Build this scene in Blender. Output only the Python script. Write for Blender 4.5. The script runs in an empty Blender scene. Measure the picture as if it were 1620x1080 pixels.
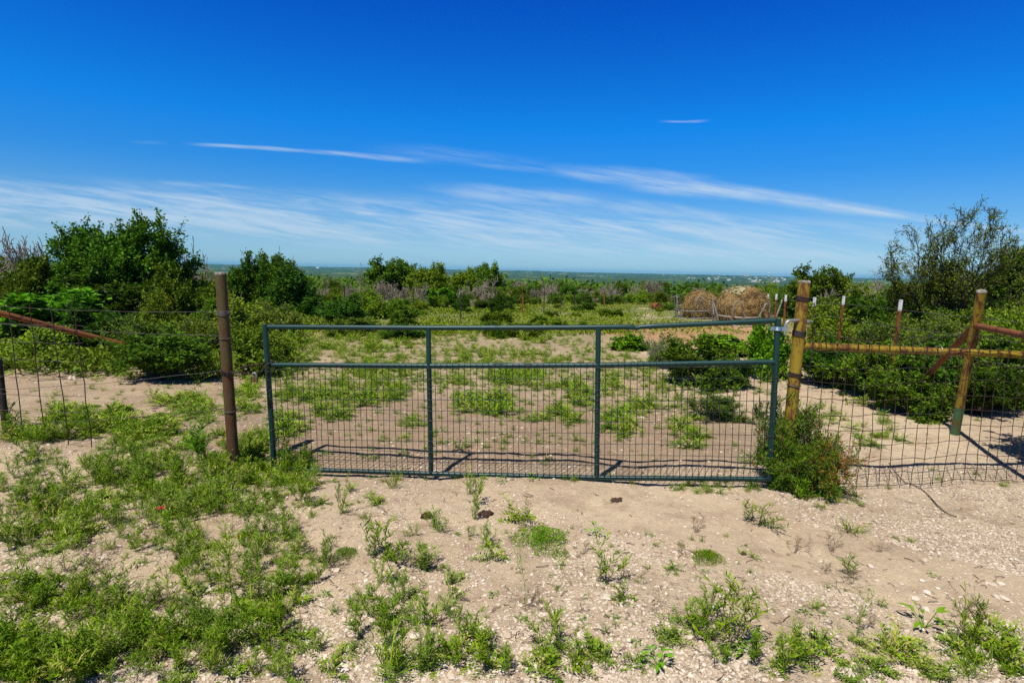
import bpy, math, random
import numpy as np
from mathutils import Vector, Matrix

random.seed(11)
rng = np.random.default_rng(11)
S = bpy.context.scene
C = S.collection
PI = math.pi

# ------------------------------------------------------------------ camera
F = 930.0
CAMZ = 1.75
PITCH = math.atan(112.0 / F)
ROLL = math.radians(1.2)
fwd = np.array([0, math.cos(PITCH), -math.sin(PITCH)])
r0 = np.array([1.0, 0, 0]); u0 = np.array([0, math.sin(PITCH), math.cos(PITCH)])
rgt = r0 * math.cos(ROLL) + u0 * math.sin(ROLL)
upv = u0 * math.cos(ROLL) - r0 * math.sin(ROLL)
CAM = np.array([0, 0, CAMZ])
cd = bpy.data.cameras.new('camera'); cam = bpy.data.objects.new('camera', cd); C.objects.link(cam)
cd.sensor_width = 36.0; cd.lens = 36.0 * F / 1620.0; cd.clip_start = 0.05; cd.clip_end = 40000
cam.matrix_world = Matrix(((rgt[0], upv[0], -fwd[0], CAM[0]), (rgt[1], upv[1], -fwd[1], CAM[1]),
                           (rgt[2], upv[2], -fwd[2], CAM[2]), (0, 0, 0, 1)))
S.camera = cam

def ray(px, py):
    return fwd + (px - 810.0) / F * rgt - (py - 540.0) / F * upv
def at(px, py, Y):
    d = ray(px, py); return CAM + d * (Y / d[1])
def on_plane(px, py, A, B):
    """the point of a sight line on the upright plane through A and B"""
    d = ray(px, py); n = np.array([-(B[1] - A[1]), B[0] - A[0], 0.0])
    t = np.dot(np.array([A[0], A[1], 0]) - CAM, n) / np.dot(d, n)
    return CAM + d * t

# ------------------------------------------------------------------ terrain
def _hash(ix, iy, s):
    h = (ix.astype(np.int64) * 374761393 + iy.astype(np.int64) * 668265263 + s * 1442695041) & 0xffffffff
    h = ((h ^ (h >> 13)) * 1274126177) & 0xffffffff
    h = h ^ (h >> 16)
    return (h & 0xffffff) / float(0xffffff)
def vnoise(x, y, s=0):
    x = np.asarray(x, float); y = np.asarray(y, float)
    ix = np.floor(x); iy = np.floor(y); fx = x - ix; fy = y - iy
    fx = fx * fx * (3 - 2 * fx); fy = fy * fy * (3 - 2 * fy)
    a = _hash(ix, iy, s); b = _hash(ix + 1, iy, s); c = _hash(ix, iy + 1, s); d = _hash(ix + 1, iy + 1, s)
    return (a * (1 - fx) + b * fx) * (1 - fy) + (c * (1 - fx) + d * fx) * fy - 0.5
RR = [0, 18, 30, 45, 70, 110, 160, 260, 600, 1500, 3000, 5000, 7000, 8500, 9300, 11000, 16000]
ZZ = [0, 0, -.18, -.5, -1.3, -2.6, -4, -6.6, -15, -25, -33, -30, -15, -2, 1.0, -8, -40]
def gz(x, y):
    x = np.asarray(x, float); y = np.asarray(y, float)
    r = np.hypot(x, y)
    z = np.interp(r, RR, ZZ)
    near = np.clip(1.5 - r / 26.0, 0, 1)
    z = z + near * (.07 * vnoise(x * .45, y * .45, 1) + .045 * vnoise(x * 1.7 + 9, y * 1.7, 2))
    z = z - .11 * np.exp(-((x + 1.6) / .95) ** 2 - ((y - 5.1) / .38) ** 2)
    fine = np.clip(1.4 - r / 9.0, 0, 1)
    z = z + fine * (.022 * vnoise(x * 5.1, y * 5.1 + 4, 3) + .014 * vnoise(x * 13, y * 13, 4))
    return z
def ground(px, py):
    d = ray(px, py); z = 0.0
    for _ in range(12):
        t = (z - CAMZ) / d[2]; p = CAM + d * t; z = float(gz(p[0], p[1]))
    return np.array([p[0], p[1], z])

def grounds(px, py):
    px = np.asarray(px, float)[:, None]; py = np.asarray(py, float)[:, None]
    d = fwd[None] + (px - 810.0) / F * rgt[None] - (py - 540.0) / F * upv[None]; z = np.zeros(len(d))
    for _ in range(10):
        p = CAM[None] + d * ((z - CAMZ) / d[:, 2])[:, None]; z = gz(p[:, 0], p[:, 1])
    return np.c_[p[:, 0], p[:, 1], z]

# ------------------------------------------------------------------ mesh helper
class MB:
    def __init__(s):
        s.v = []; s.f = []; s.n = 0
    def add(s, v, f, mat=0, rnd=None, smooth=False):
        v = np.asarray(v, float).reshape(-1, 3); f = np.asarray(f, np.int64)
        if len(f) == 0: return
        if rnd is None: rnd = np.full(len(f), .5)
        elif np.isscalar(rnd): rnd = np.full(len(f), float(rnd))
        s.v.append(v); s.f.append((f + s.n, mat, np.asarray(rnd, float), smooth)); s.n += len(v)
    def merge(s, o, mat_off=0):
        for v in [np.concatenate(o.v)] if o.v else []:
            base = s.n; s.v.append(v); s.n += len(v)
            for f, m, r, sm in o.f: s.f.append((f + base, m + mat_off, r, sm))
    def verts(s):
        if len(s.v) > 1: s.v = [np.concatenate(s.v)]
        return s.v[0]
    def map(s, fn):
        o = MB(); o.v = [fn(s.verts())]; o.f = [(f, m, r, sm) for f, m, r, sm in s.f]; o.n = s.n; return o
    def mesh(s, name, mats, off=(0, 0, 0)):
        v = s.verts() - np.asarray(off, float)
        me = bpy.data.meshes.new(name)
        loops = np.concatenate([f.ravel() for f, *_ in s.f])
        tot = np.concatenate([np.full(len(f), f.shape[1]) for f, *_ in s.f])
        st = np.concatenate([[0], np.cumsum(tot)[:-1]])
        me.vertices.add(len(v)); me.vertices.foreach_set('co', v.astype(np.float32).ravel())
        me.loops.add(len(loops)); me.loops.foreach_set('vertex_index', loops.astype(np.int32))
        me.polygons.add(len(tot)); me.polygons.foreach_set('loop_start', st.astype(np.int32))
        me.polygons.foreach_set('loop_total', tot.astype(np.int32))
        me.polygons.foreach_set('material_index', np.concatenate([np.full(len(f), m) for f, m, *_ in s.f]).astype(np.int32))
        me.polygons.foreach_set('use_smooth', np.concatenate([np.full(len(f), sm) for f, m, r, sm in s.f]))
        a = me.attributes.new('rnd', 'FLOAT', 'FACE')
        a.data.foreach_set('value', np.concatenate([r for f, m, r, sm in s.f]).astype(np.float32))
        for m in mats: me.materials.append(m)
        me.update(calc_edges=True); me.validate()
        return me
    def obj(s, name, mats, parent=None, off=(0, 0, 0)):
        if not isinstance(mats, (list, tuple)): mats = [mats]
        o = bpy.data.objects.new(name, s.mesh(name, mats, off)); C.objects.link(o)
        if parent is not None: o.parent = parent
        else: o.location = off
        return o

def nrm(v):
    v = np.asarray(v, float); return v / (np.linalg.norm(v, axis=-1, keepdims=True) + 1e-12)

def tube(mb, pts, rad, n=8, cap=True, mat=0, smooth=True, closed=False, rnd=None):
    pts = np.asarray(pts, float); k = len(pts)
    rad = np.full(k, rad) if np.isscalar(rad) else np.asarray(rad, float)
    if closed: tan = np.roll(pts, -1, 0) - np.roll(pts, 1, 0)
    else: tan = np.gradient(pts, axis=0)
    tan = nrm(tan)
    ref = np.array([0, 0, 1.0]) if abs(tan[0][2]) < .9 else np.array([0, 1.0, 0])
    a = nrm(np.cross(tan[0], ref)); A = []
    for t in tan:
        a = nrm(a - t * np.dot(a, t)); A.append(a)
    A = np.array(A); B = np.cross(tan, A)
    th = np.arange(n) * 2 * PI / n
    ring = pts[:, None, :] + rad[:, None, None] * (np.cos(th)[None, :, None] * A[:, None, :] + np.sin(th)[None, :, None] * B[:, None, :])
    v = ring.reshape(-1, 3); f = []
    m = k if closed else k - 1
    i = np.arange(m)[:, None] * n; j = np.arange(n)[None, :]; i2 = ((np.arange(m) + 1) % k)[:, None] * n; j2 = (j + 1) % n
    f = np.stack([np.broadcast_to(i + j, (m, n)), i + j2, i2 + j2, np.broadcast_to(i2 + j, (m, n))], -1).reshape(-1, 4)
    mb.add(v, f, mat, rnd, smooth)
    if cap and not closed:
        for e, base in ((0, pts[0]), (k - 1, pts[-1])):
            w = np.vstack([ring[e], base[None]])
            jj = np.arange(n)
            g = np.stack([jj, (jj + 1) % n, np.full(n, n)], -1)
            if e == 0: g = g[:, ::-1]
            mb.add(w, g, mat, rnd, False)

def prisms(mb, p0, p1, ra, rb, n=4, mat=0, rnd=None):
    """many straight tapered sticks at once"""
    p0 = np.asarray(p0); p1 = np.asarray(p1); N = len(p0)
    if N == 0: return
    ra = np.broadcast_to(np.asarray(ra, float), (N,)); rb = np.broadcast_to(np.asarray(rb, float), (N,))
    d = nrm(p1 - p0); ref = np.where(np.abs(d[:, 2:3]) < .9, np.array([[0, 0, 1.0]]), np.array([[1.0, 0, 0]]))
    a = nrm(np.cross(d, ref)); b = np.cross(d, a)
    th = np.arange(n) * 2 * PI / n
    off = np.cos(th)[None, :, None] * a[:, None] + np.sin(th)[None, :, None] * b[:, None]
    v = np.concatenate([p0[:, None] + off * ra[:, None, None], p1[:, None] + off * rb[:, None, None]], 1)
    j = np.arange(n); j2 = (j + 1) % n
    f = np.stack([j, j2, j2 + n, j + n], -1)
    f = (np.arange(N) * 2 * n)[:, None, None] + f[None]
    mb.add(v.reshape(-1, 3), f.reshape(-1, 4), mat, None if rnd is None else np.repeat(rnd, n), True)

def box(mb, c, sx, sy, sz, ax=None, mat=0):
    c = np.asarray(c, float)
    if ax is None: ax = np.eye(3)
    v = np.array([[i, j, k] for i in (-.5, .5) for j in (-.5, .5) for k in (-.5, .5)]) * [sx, sy, sz]
    v = c + v @ np.asarray(ax)
    mb.add(v, [[0, 1, 3, 2], [4, 6, 7, 5], [0, 4, 5, 1], [2, 3, 7, 6], [0, 2, 6, 4], [1, 5, 7, 3]], mat)

def leaves(mb, P, D, L, W, mat=0, rnd=None, up=.35, rs=rng, bend=0.0):
    """diamond leaves: P base points, D directions; bend>0 gives two-piece drooping leaves"""
    N = len(P)
    if N == 0: return
    P = np.asarray(P, float); D = nrm(D)
    L = np.broadcast_to(np.asarray(L, float), (N,))[:, None]; W = np.broadcast_to(np.asarray(W, float), (N,))[:, None]
    nv = rs.normal(size=(N, 3)); nv[:, 2] = nv[:, 2] + up * 4
    w = nrm(np.cross(D, nv)); u = np.cross(w, D)
    if rnd is None: rnd = rs.random(N)
    if bend <= 0:
        v = np.stack([P, P + D * L * .45 + w * W * .5, P + D * L, P + D * L * .45 - w * W * .5], 1)
        f = np.arange(N)[:, None] * 4 + np.arange(4)[None]
        mb.add(v.reshape(-1, 3), f, mat, rnd)
    else:
        q1 = P + D * L * .4 + u * L * bend * .12; q2 = P + D * L * .78; q3 = P + D * L - u * L * bend * .35
        v = np.stack([P, q1 + w * W * .5, q1 - w * W * .5, q2 + w * W * .36, q2 - w * W * .36, q3], 1).reshape(-1, 3)
        b = np.arange(N)[:, None] * 6
        mb.add(v, b + np.array([[1, 3, 4, 2]]), mat, rnd)
        s0 = mb.n - len(v)
        t = np.concatenate([b + np.array([[0, 1, 2]]), b + np.array([[3, 5, 4]])]) + s0
        mb.f.append((t, mat, np.concatenate([rnd, rnd]), False))

# ------------------------------------------------------------------ materials
class NT:
    def __init__(s, tree): s.t = tree; s.t.nodes.clear()
    def n(s, typ, **kw):
        o = s.t.nodes.new(typ)
        for k, v in kw.items():
            if k.startswith('i_'): s.inp(o, k[2:].replace('_', ' '), v)
            else: setattr(o, k, v)
        return o
    def inp(s, node, key, v):
        so = node.inputs[key]
        if isinstance(v, bpy.types.NodeSocket): s.t.links.new(v, so)
        elif isinstance(v, (tuple, list)) and len(v) == 3 and so.type == 'RGBA': so.default_value = (*v, 1)
        else: so.default_value = v
    def m(s, op, a, b=0.0, c=0.0):
        o = s.t.nodes.new('ShaderNodeMath'); o.operation = op
        for i, v in enumerate((a, b, c)): s.inp(o, i, v)
        return o.outputs[0]
    def mix(s, fac, a, b, typ='MIX'):
        o = s.t.nodes.new('ShaderNodeMix'); o.data_type = 'RGBA'; o.blend_type = typ
        s.inp(o, 0, fac); s.inp(o, 6, a); s.inp(o, 7, b); return o.outputs[2]
    def rng(s, v, a, b, c=0.0, d=1.0):
        o = s.t.nodes.new('ShaderNodeMapRange'); o.interpolation_type = 'SMOOTHSTEP'
        for i, x in enumerate((v, a, b, c, d)): s.inp(o, i, x)
        return o.outputs[0]
    def noise(s, vec, scale, detail=4, rough=.55, dist=0.0):
        o = s.t.nodes.new('ShaderNodeTexNoise')
        if vec is not None: s.inp(o, 'Vector', vec)
        s.inp(o, 'Scale', scale); s.inp(o, 'Detail', detail); s.inp(o, 'Roughness', rough); s.inp(o, 'Distortion', dist)
        return o.outputs[0]
    def vor(s, vec, scale, feature='F1'):
        o = s.t.nodes.new('ShaderNodeTexVoronoi'); o.feature = feature
        s.inp(o, 'Vector', vec); s.inp(o, 'Scale', scale); return o
    def obj(s): return s.n('ShaderNodeTexCoord').outputs['Object']
    def attr(s, name='rnd'): return s.n('ShaderNodeAttribute', attribute_name=name).outputs['Fac']
    def bump(s, h, strength, dist):
        o = s.n('ShaderNodeBump'); s.inp(o, 'Height', h); s.inp(o, 'Strength', strength); s.inp(o, 'Distance', dist); return o.outputs[0]

def new_mat(name):
    m = bpy.data.materials.new(name); m.use_nodes = True
    return m, NT(m.node_tree)
def finish(nt, shader):
    o = nt.n('ShaderNodeOutputMaterial'); nt.t.links.new(shader, o.inputs[0])
def bsdf(nt, col, rough=.6, metal=0.0, spec=.4, normal=None):
    b = nt.n('ShaderNodeBsdfPrincipled')
    nt.inp(b, 'Base Color', col); nt.inp(b, 'Roughness', rough); nt.inp(b, 'Metallic', metal); nt.inp(b, 'Specular IOR Level', spec)
    if normal is not None: nt.inp(b, 'Normal', normal)
    return b.outputs[0]

def leaf_mat(name, ca, cb, cc=None, cut=.9, trans=.2, var=.5):
    """leaf colour runs from ca to cb leaf by leaf; past cut it is cc (dry or young leaves)"""
    m, t = new_mat(name)
    r = t.attr()
    col = t.mix(t.rng(r, 0, cut if cc else 1), ca, cb)
    if cc: col = t.mix(t.m('GREATER_THAN', r, cut), col, cc)
    rnd = t.n('ShaderNodeObjectInfo').outputs['Random']
    k = t.m('ADD', t.m('MULTIPLY', rnd, var), 1 - var / 2)
    hs = t.n('ShaderNodeHueSaturation'); t.inp(hs, 'Color', col); t.inp(hs, 'Value', k)
    t.inp(hs, 'Hue', t.m('ADD', t.m('MULTIPLY', t.m('FRACT', t.m('MULTIPLY', rnd, 7.31)), .03), .485))
    col = hs.outputs[0]
    p = bsdf(t, col, .55, 0, .08)
    tr = t.n('ShaderNodeBsdfTranslucent'); t.inp(tr, 'Color', t.mix(.35, col, (.2, .3, .008)))
    mx = t.n('ShaderNodeMixShader'); t.inp(mx, 0, trans); t.inp(mx, 1, p); t.inp(mx, 2, tr.outputs[0])
    finish(t, mx.outputs[0]); return m

MAT = {}
MAT['mesquite'] = leaf_mat('mesquite_leaf', (.03, .10, .004), (.09, .205, .008), (.15, .25, .015), .93)
MAT['brush'] = leaf_mat('brush_leaf', (.045, .10, .005), (.135, .23, .011), (.24, .28, .03), .9, var=.45)
MAT['olive'] = leaf_mat('olive_leaf', (.07, .115, .008), (.165, .23, .015), (.27, .27, .05), .9, var=.55)
MAT['yellowgreen'] = leaf_mat('yellow_green_leaf', (.11, .19, .006), (.23, .33, .013), (.33, .34, .03), .92, var=.35)
MAT['dark'] = leaf_mat('dark_leaf', (.022, .07, .004), (.075, .165, .008), (.16, .23, .02), .93)
MAT['grey'] = leaf_mat('grey_green_leaf', (.10, .14, .05), (.18, .21, .08), (.25, .25, .1), .92)
MAT['bright'] = leaf_mat('bright_leaf', (.08, .22, .005), (.17, .36, .011), (.25, .37, .03), .92)
MAT['weed'] = leaf_mat('weed_leaf', (.085, .17, .006), (.26, .38, .015), (.42, .38, .10), .88, var=.5)
MAT['weedgrey'] = leaf_mat('grey_weed_leaf', (.10, .18, .016), (.26, .36, .035), (.40, .36, .13), .86, var=.4)
MAT['mat'] = leaf_mat('mat_weed_leaf', (.09, .2, .005), (.19, .32, .009), (.28, .30, .03), .9, var=.35)
MAT['gatebush'] = leaf_mat('scale_leaf', (.035, .10, .005), (.15, .24, .012), (.27, .10, .025), .9)
MAT['dryweed'] = leaf_mat('dry_weed_leaf', (.13, .09, .05), (.34, .26, .15), None, .9, .1, .3)
MAT['meadow'] = leaf_mat('meadow_leaf', (.08, .165, .006), (.19, .285, .012), (.33, .31, .08), .88, var=.2)

def wood_mat(name, a, b, sc=14):
    m, t = new_mat(name); v = t.obj()
    col = t.mix(t.noise(v, sc, 5, .65), a, b)
    finish(t, bsdf(t, col, .85, 0, .15, t.bump(t.noise(v, sc * 3), .5, .01))); return m
MAT['bark'] = wood_mat('dark_bark', (.018, .014, .011), (.075, .06, .048))
MAT['twig'] = wood_mat('weathered_twig', (.10, .085, .075), (.23, .205, .19))
MAT['deadwood'] = wood_mat('dead_wood', (.17, .14, .10), (.37, .315, .24))
MAT['stem'] = wood_mat('green_stem', (.06, .09, .02), (.14, .15, .04))
MAT['drystick'] = wood_mat('dry_stick', (.08, .055, .04), (.2, .15, .11))

def paint_mat(name, paint, chip, amount, rough=.4, metal=0., dark=None, sc=9, along=(1, 1, 1)):
    m, t = new_mat(name); v = t.obj()
    if along != (1, 1, 1):
        mp = t.n('ShaderNodeMapping'); t.inp(mp, 'Vector', v); mp.inputs['Scale'].default_value = along; v = mp.outputs[0]
    n1 = t.noise(v, sc, 8, .7, .3); n2 = t.noise(v, sc * 4.3, 6, .7)
    mask = t.rng(t.m('ADD', t.m('MULTIPLY', n1, .7), t.m('MULTIPLY', n2, .3)), amount - .035, amount + .035)
    c1 = t.mix(t.noise(v, sc * .6, 3), paint, tuple(x * .72 for x in paint))
    c2 = t.mix(t.noise(v, sc * 6, 6, .7), chip, dark or tuple(x * .4 for x in chip))
    col = t.mix(mask, c2, c1)
    finish(t, bsdf(t, col, t.rng(mask, 0, 1, .85, rough), metal, .4, t.bump(t.m('ADD', mask, t.m('MULTIPLY', n2, .5)), .25, .004))); return m
MAT['gate'] = paint_mat('green_gate_paint', (.004, .042, .036), (.05, .06, .055), .40, .42, 0, (.02, .03, .03), 7)
MAT['gatewire'] = paint_mat('green_mesh_wire', (.008, .024, .024), (.03, .028, .025), .38, .45)
MAT['yellow'] = paint_mat('yellow_pipe_paint', (.31, .215, .010), (.19, .065, .012), .49, .55, 0, (.04, .016, .008), 12, (1.3, 1.3, .4))
MAT['olivepost'] = paint_mat('mossy_rusty_pipe', (.085, .07, .018), (.15, .055, .014), .515, .75, 0, (.025, .016, .01), 12, (1.2, 1.2, .3))
MAT['rust'] = paint_mat('rusty_pipe', (.22, .072, .016), (.10, .03, .01), .45, .85, 0, (.03, .012, .008), 8)
MAT['greenpaint'] = paint_mat('old_green_paint', (.05, .16, .06), (.2, .12, .02), .45, .55, 0, (.06, .03, .01), 8)
MAT['wire'] = paint_mat('weathered_wire', (.12, .11, .10), (.10, .05, .03), .47, .6, .3, (.04, .03, .02), 12)
MAT['darkwire'] = paint_mat('dark_rusty_wire', (.05, .042, .036), (.07, .03, .015), .5, .7, .3, (.02, .014, .01), 12)
MAT['galv'] = paint_mat('galvanised_steel', (.42, .43, .44), (.3, .28, .26), .42, .42, .6, (.2, .18, .16), 15)
MAT['hinge'] = paint_mat('blue_grey_zinc', (.3, .42, .52), (.25, .27, .3), .4, .35, .5, (.15, .15, .16), 20)
MAT['brass'] = paint_mat('old_brass', (.24, .17, .06), (.12, .08, .03), .45, .4, .8, (.06, .04, .02), 30)
MAT['capwhite'] = paint_mat('weathered_white_cap', (.40, .38, .33), (.2, .17, .12), .52, .7, 0, (.12, .1, .08), 20)
MAT['postwhite'] = paint_mat('white_post_tip', (.75, .74, .7), (.3, .2, .14), .42, .6, 0, (.15, .1, .07), 25)
MAT['feeder'] = paint_mat('feeder_pipe', (.33, .31, .28), (.2, .13, .09), .47, .55, .2, (.1, .06, .04), 5)
MAT['feeddark'] = paint_mat('dark_feeder_pipe', (.2, .19, .18), (.12, .08, .06), .46, .6, .2, (.06, .04, .03), 5)

def simple(name, col, rough=.7, sc=6, k=.6, metal=0.):
    m, t = new_mat(name); v = t.obj()
    c = t.mix(t.noise(v, sc, 6, .65), tuple(x * k for x in col), col)
    finish(t, bsdf(t, c, rough, metal, .3, t.bump(t.noise(v, sc * 4), .4, .01))); return m
MAT['dung'] = simple('dry_dung', (.07, .035, .022), .95, 30)
MAT['housewall'] = simple('white_wall', (.8, .78, .74), .8, .1, .85)
MAT['houseroof'] = simple('pale_roof', (.5, .46, .42), .8, .1)
MAT['redroof'] = simple('tan_red_roof', (.42, .2, .12), .8, .1)
MAT['net'] = simple('net_wrap', (.40, .38, .20), .7, 12, .6)
MAT['petal'] = simple('red_petal', (.55, .03, .02), .6, 60, .7)
MAT['petaltip'] = simple('yellow_petal', (.75, .38, .02), .6, 60, .8)
MAT['flowerheart'] = simple('dark_flower_heart', (.06, .02, .015), .8, 80)

# hay
m, t = new_mat('hay'); v = t.obj(); r = t.attr()
col = t.mix(t.noise(v, 9, 8, .8, 1.0), (.18, .10, .03), (.60, .41, .16))
col = t.mix(t.rng(r, .6, 1), col, (.58, .40, .15)); col = t.mix(t.rng(r, .3, 0), col, (.09, .05, .02)); col = t.mix(t.rng(t.noise(v, 3.5, 5, .7), .52, .62, 0, .7), col, (.08, .045, .02))
finish(t, bsdf(t, col, .8, 0, .2, t.bump(t.noise(v, 30, 8, .8, 1.5), 1.0, .05))); MAT['hay'] = m

# stone
m, t = new_mat('limestone_gravel'); r = t.attr()
col = t.mix(r, (.40, .30, .2), (.70, .61, .49)); col = t.mix(t.m('LESS_THAN', r, .1), col, (.16, .11, .08))
col = t.mix(t.rng(t.noise(t.obj(), 60, 5), .3, .7, 0, .4), col, (.45, .36, .27))
finish(t, bsdf(t, col, .9, 0, .2)); MAT['stone'] = m

# ground
def line_mask(t, x, y, p, q, a, b):
    """1 close to the line p-q (distance under a), 0 past b"""
    dx, dy = q[0] - p[0], q[1] - p[1]; l = math.hypot(dx, dy); nx, ny = -dy / l, dx / l
    d = t.m('ABSOLUTE', t.m('ADD', t.m('ADD', t.m('MULTIPLY', x, nx), t.m('MULTIPLY', y, ny)), -(nx * p[0] + ny * p[1])))
    return t.rng(d, a, b, 1, 0), d
def blob(t, x, y, c, rx, ry, n):
    a = t.m('DIVIDE', t.m('SUBTRACT', x, c[0]), rx); b = t.m('DIVIDE', t.m('SUBTRACT', y, c[1]), ry)
    d = t.m('SQRT', t.m('ADD', t.m('MULTIPLY', a, a), t.m('MULTIPLY', b, b)))
    d = t.m('ADD', d, t.m('MULTIPLY', t.m('SUBTRACT', n, .5), 1.3))
    return t.rng(d, .7, 1.15, 1, 0)
m, t = new_mat('caliche_soil'); v = t.obj()
sep = t.n('ShaderNodeSeparateXYZ'); t.inp(sep, 0, v); X, Y = sep.outputs[0], sep.outputs[1]
nl = t.noise(v, .55, 5, .6); nm = t.noise(v, 2.6, 6, .65); nf = t.noise(v, 40, 8, .75)
col = t.mix(t.rng(nl, .3, .7), (.61, .48, .315), (.50, .385, .25))
col = t.mix(t.rng(nm, .46, .72), col, (.40, .29, .19))
track, dist = line_mask(t, X, Y, (.7, 4.6), (2.4, 3.3), .22, .6)
track = t.m('MULTIPLY', track, t.rng(X, .2, .9))
brown = blob(t, X, Y, (-.3, 6.5), 3.3, 1.7, nm)
back = t.m('MULTIPLY', t.rng(Y, 4.9, 5.6), t.rng(X, 3.2, 2.2))
col = t.mix(t.m('MULTIPLY', back, t.rng(t.noise(v, 1.3, 6, .7), .35, .6, .35, .85)), col, (.34, .245, .155))
col = t.mix(t.m('MULTIPLY', brown, .75), col, (.28, .19, .118))
feed = blob(t, X, Y, (6.3, 17.5), 4.2, 4.2, nl)
col = t.mix(feed, col, t.mix(nm, (.38, .19, .075), (.50, .30, .15)))
far = t.m('MULTIPLY', t.rng(Y, 9, 26), t.m('SUBTRACT', 1, feed))
col = t.mix(t.m('MULTIPLY', far, t.rng(nl, .30, .5)), col, t.mix(nm, (.085, .15, .018), (.19, .21, .05)))
col = t.mix(t.rng(Y, 34, 60), col, (.06, .085, .025))
grav = t.m('MAXIMUM', t.m('MULTIPLY', t.m('SUBTRACT', 1, track), t.rng(t.m('ADD', t.m('MULTIPLY', X, .35), t.m('MULTIPLY', Y, -.5)), -1.9, -.6)), t.rng(nl, .52, .66))
grav = t.m('MULTIPLY', grav, t.m('SUBTRACT', 1, track))
v1 = t.vor(v, 55); v2 = t.vor(v, 21)
pebcol = t.mix(t.n('ShaderNodeSeparateColor', i_Color=v1.outputs['Color']).outputs[0], (.38, .29, .21), (.70, .62, .51))
pm = t.m('MULTIPLY', t.rng(t.n('ShaderNodeSeparateColor', i_Color=v1.outputs['Color']).outputs[1], .35, .45), t.rng(v1.outputs['Distance'], .5, .3))
pm = t.m('MULTIPLY', pm, t.rng(grav, 0, 1, .12, .85))
col = t.mix(pm, col, pebcol)
clod = t.noise(v, 11, 7, .75)
col = t.mix(t.m('MULTIPLY', t.rng(clod, .56, .66), t.m('SUBTRACT', .75, t.m('MULTIPLY', track, .6))), col, (.24, .165, .105))
col = t.mix(t.rng(clod, .45, .36, 0, .45), col, (.66, .53, .39))
col = t.mix(t.rng(nf, .25, .72, .4, 0), col, (.2, .135, .085))
col = t.mix(t.rng(t.noise(v, 4.5, 7, .72), .52, .66, 0, .36), col, (.31, .225, .15))
h = t.m('ADD', t.m('MULTIPLY', nf, .5), t.m('MULTIPLY', pm, .6)); h = t.m('ADD', h, t.m('MULTIPLY', t.noise(v, 150, 4, .7), .2))
finish(t, bsdf(t, col, .95, 0, .12, t.bump(t.m('ADD', h, t.m('MULTIPLY', clod, .9)), 1.0, .02))); MAT['ground'] = m

# hills
m, t = new_mat('far_hill_cover'); v = t.obj()
n1 = t.noise(v, .004, 6, .6); n2 = t.noise(v, .03, 4, .7); n3 = t.noise(v, .0012, 3)
col = t.mix(t.rng(n2, .35, .65), (.018, .045, .012), (.055, .095, .022))
col = t.mix(t.rng(n1, .56, .62), col, t.mix(t.rng(n3, .4, .6), (.12, .2, .03), (.3, .27, .14)))
finish(t, bsdf(t, col, .95, 0, .05)); MAT['hills'] = m

# ------------------------------------------------------------------ tagging
def tag(o, label=None, cat=None, group=None, kind=None):
    if label: o['label'] = label
    if cat: o['category'] = cat
    if group: o['group'] = group
    if kind: o['kind'] = kind
    return o
def thing(name, label, cat, loc, group=None, rz=0.0):
    o = bpy.data.objects.new(name, None); C.objects.link(o); o.empty_display_size = .1
    o.location = tuple(loc); o.rotation_euler = (0, 0, rz)
    return tag(o, label, cat, group)

# ------------------------------------------------------------------ ground sheet
def graded(lo, a, b, hi, step, g=1.13):
    xs = list(np.arange(a, b + step / 2, step))
    s = step; x = xs[-1]
    while x < hi: s *= g; x += s; xs.append(x)
    s = step; x = a; pre = []
    while x > lo: s *= g; x -= s; pre.append(x)
    return np.array(pre[::-1] + xs)
xs = graded(-300, -5, 5.2, 300, .028); ys = graded(-300, 2.0, 8.2, 300, .028)
XX, YY = np.meshgrid(xs, ys); nx, ny = len(xs), len(ys)
gm = MB(); i = np.arange(ny - 1)[:, None] * nx + np.arange(nx - 1)[None]
gm.add(np.stack([XX, YY, gz(XX, YY)], -1), np.stack([i, i + 1, i + nx + 1, i + nx], -1).reshape(-1, 4), smooth=True)
tag(gm.obj('ground', MAT['ground']), kind='structure')

ang = np.concatenate([np.arange(-180, -56, 3.0), np.arange(-56, 56, .13), np.arange(56, 180.1, 3.0)]) * PI / 180
rr = np.concatenate([np.geomspace(225, 3000, 45), np.linspace(3080, 9300, 90), np.linspace(9500, 16000, 12)])
AA, RRg = np.meshgrid(ang, rr); hx = np.sin(AA) * RRg; hy = np.cos(AA) * RRg
hz = np.interp(RRg, RR, ZZ) - np.where(RRg < 290, .5, .12)
big = np.clip((RRg - 2500) / 3000, 0, 1)
hz = hz + big * (14 * vnoise(AA * 9, RRg / 2500, 21) + 6 * vnoise(AA * 30, RRg / 900, 22) + 7 * vnoise(AA * 260, RRg / 60, 23) + 4 * vnoise(AA * 440, RRg / 40, 25))
hm = MB(); na = len(ang); i = np.arange(len(rr) - 1)[:, None] * na + np.arange(na - 1)[None]
hm.add(np.stack([hx, hy, hz], -1), np.stack([i, i + na, i + na + 1, i + 1], -1).reshape(-1, 4), smooth=True)
tag(hm.obj('hills', MAT['hills']), kind='structure')
def hill_z(x, y): return float(np.interp(math.hypot(x, y), RR, ZZ))

# ------------------------------------------------------------------ plant makers
def rot_about(d, ang, rs):
    ax = nrm(np.cross(d, rs.normal(size=3))); return d * math.cos(ang) + np.cross(ax, d) * math.sin(ang)

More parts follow.
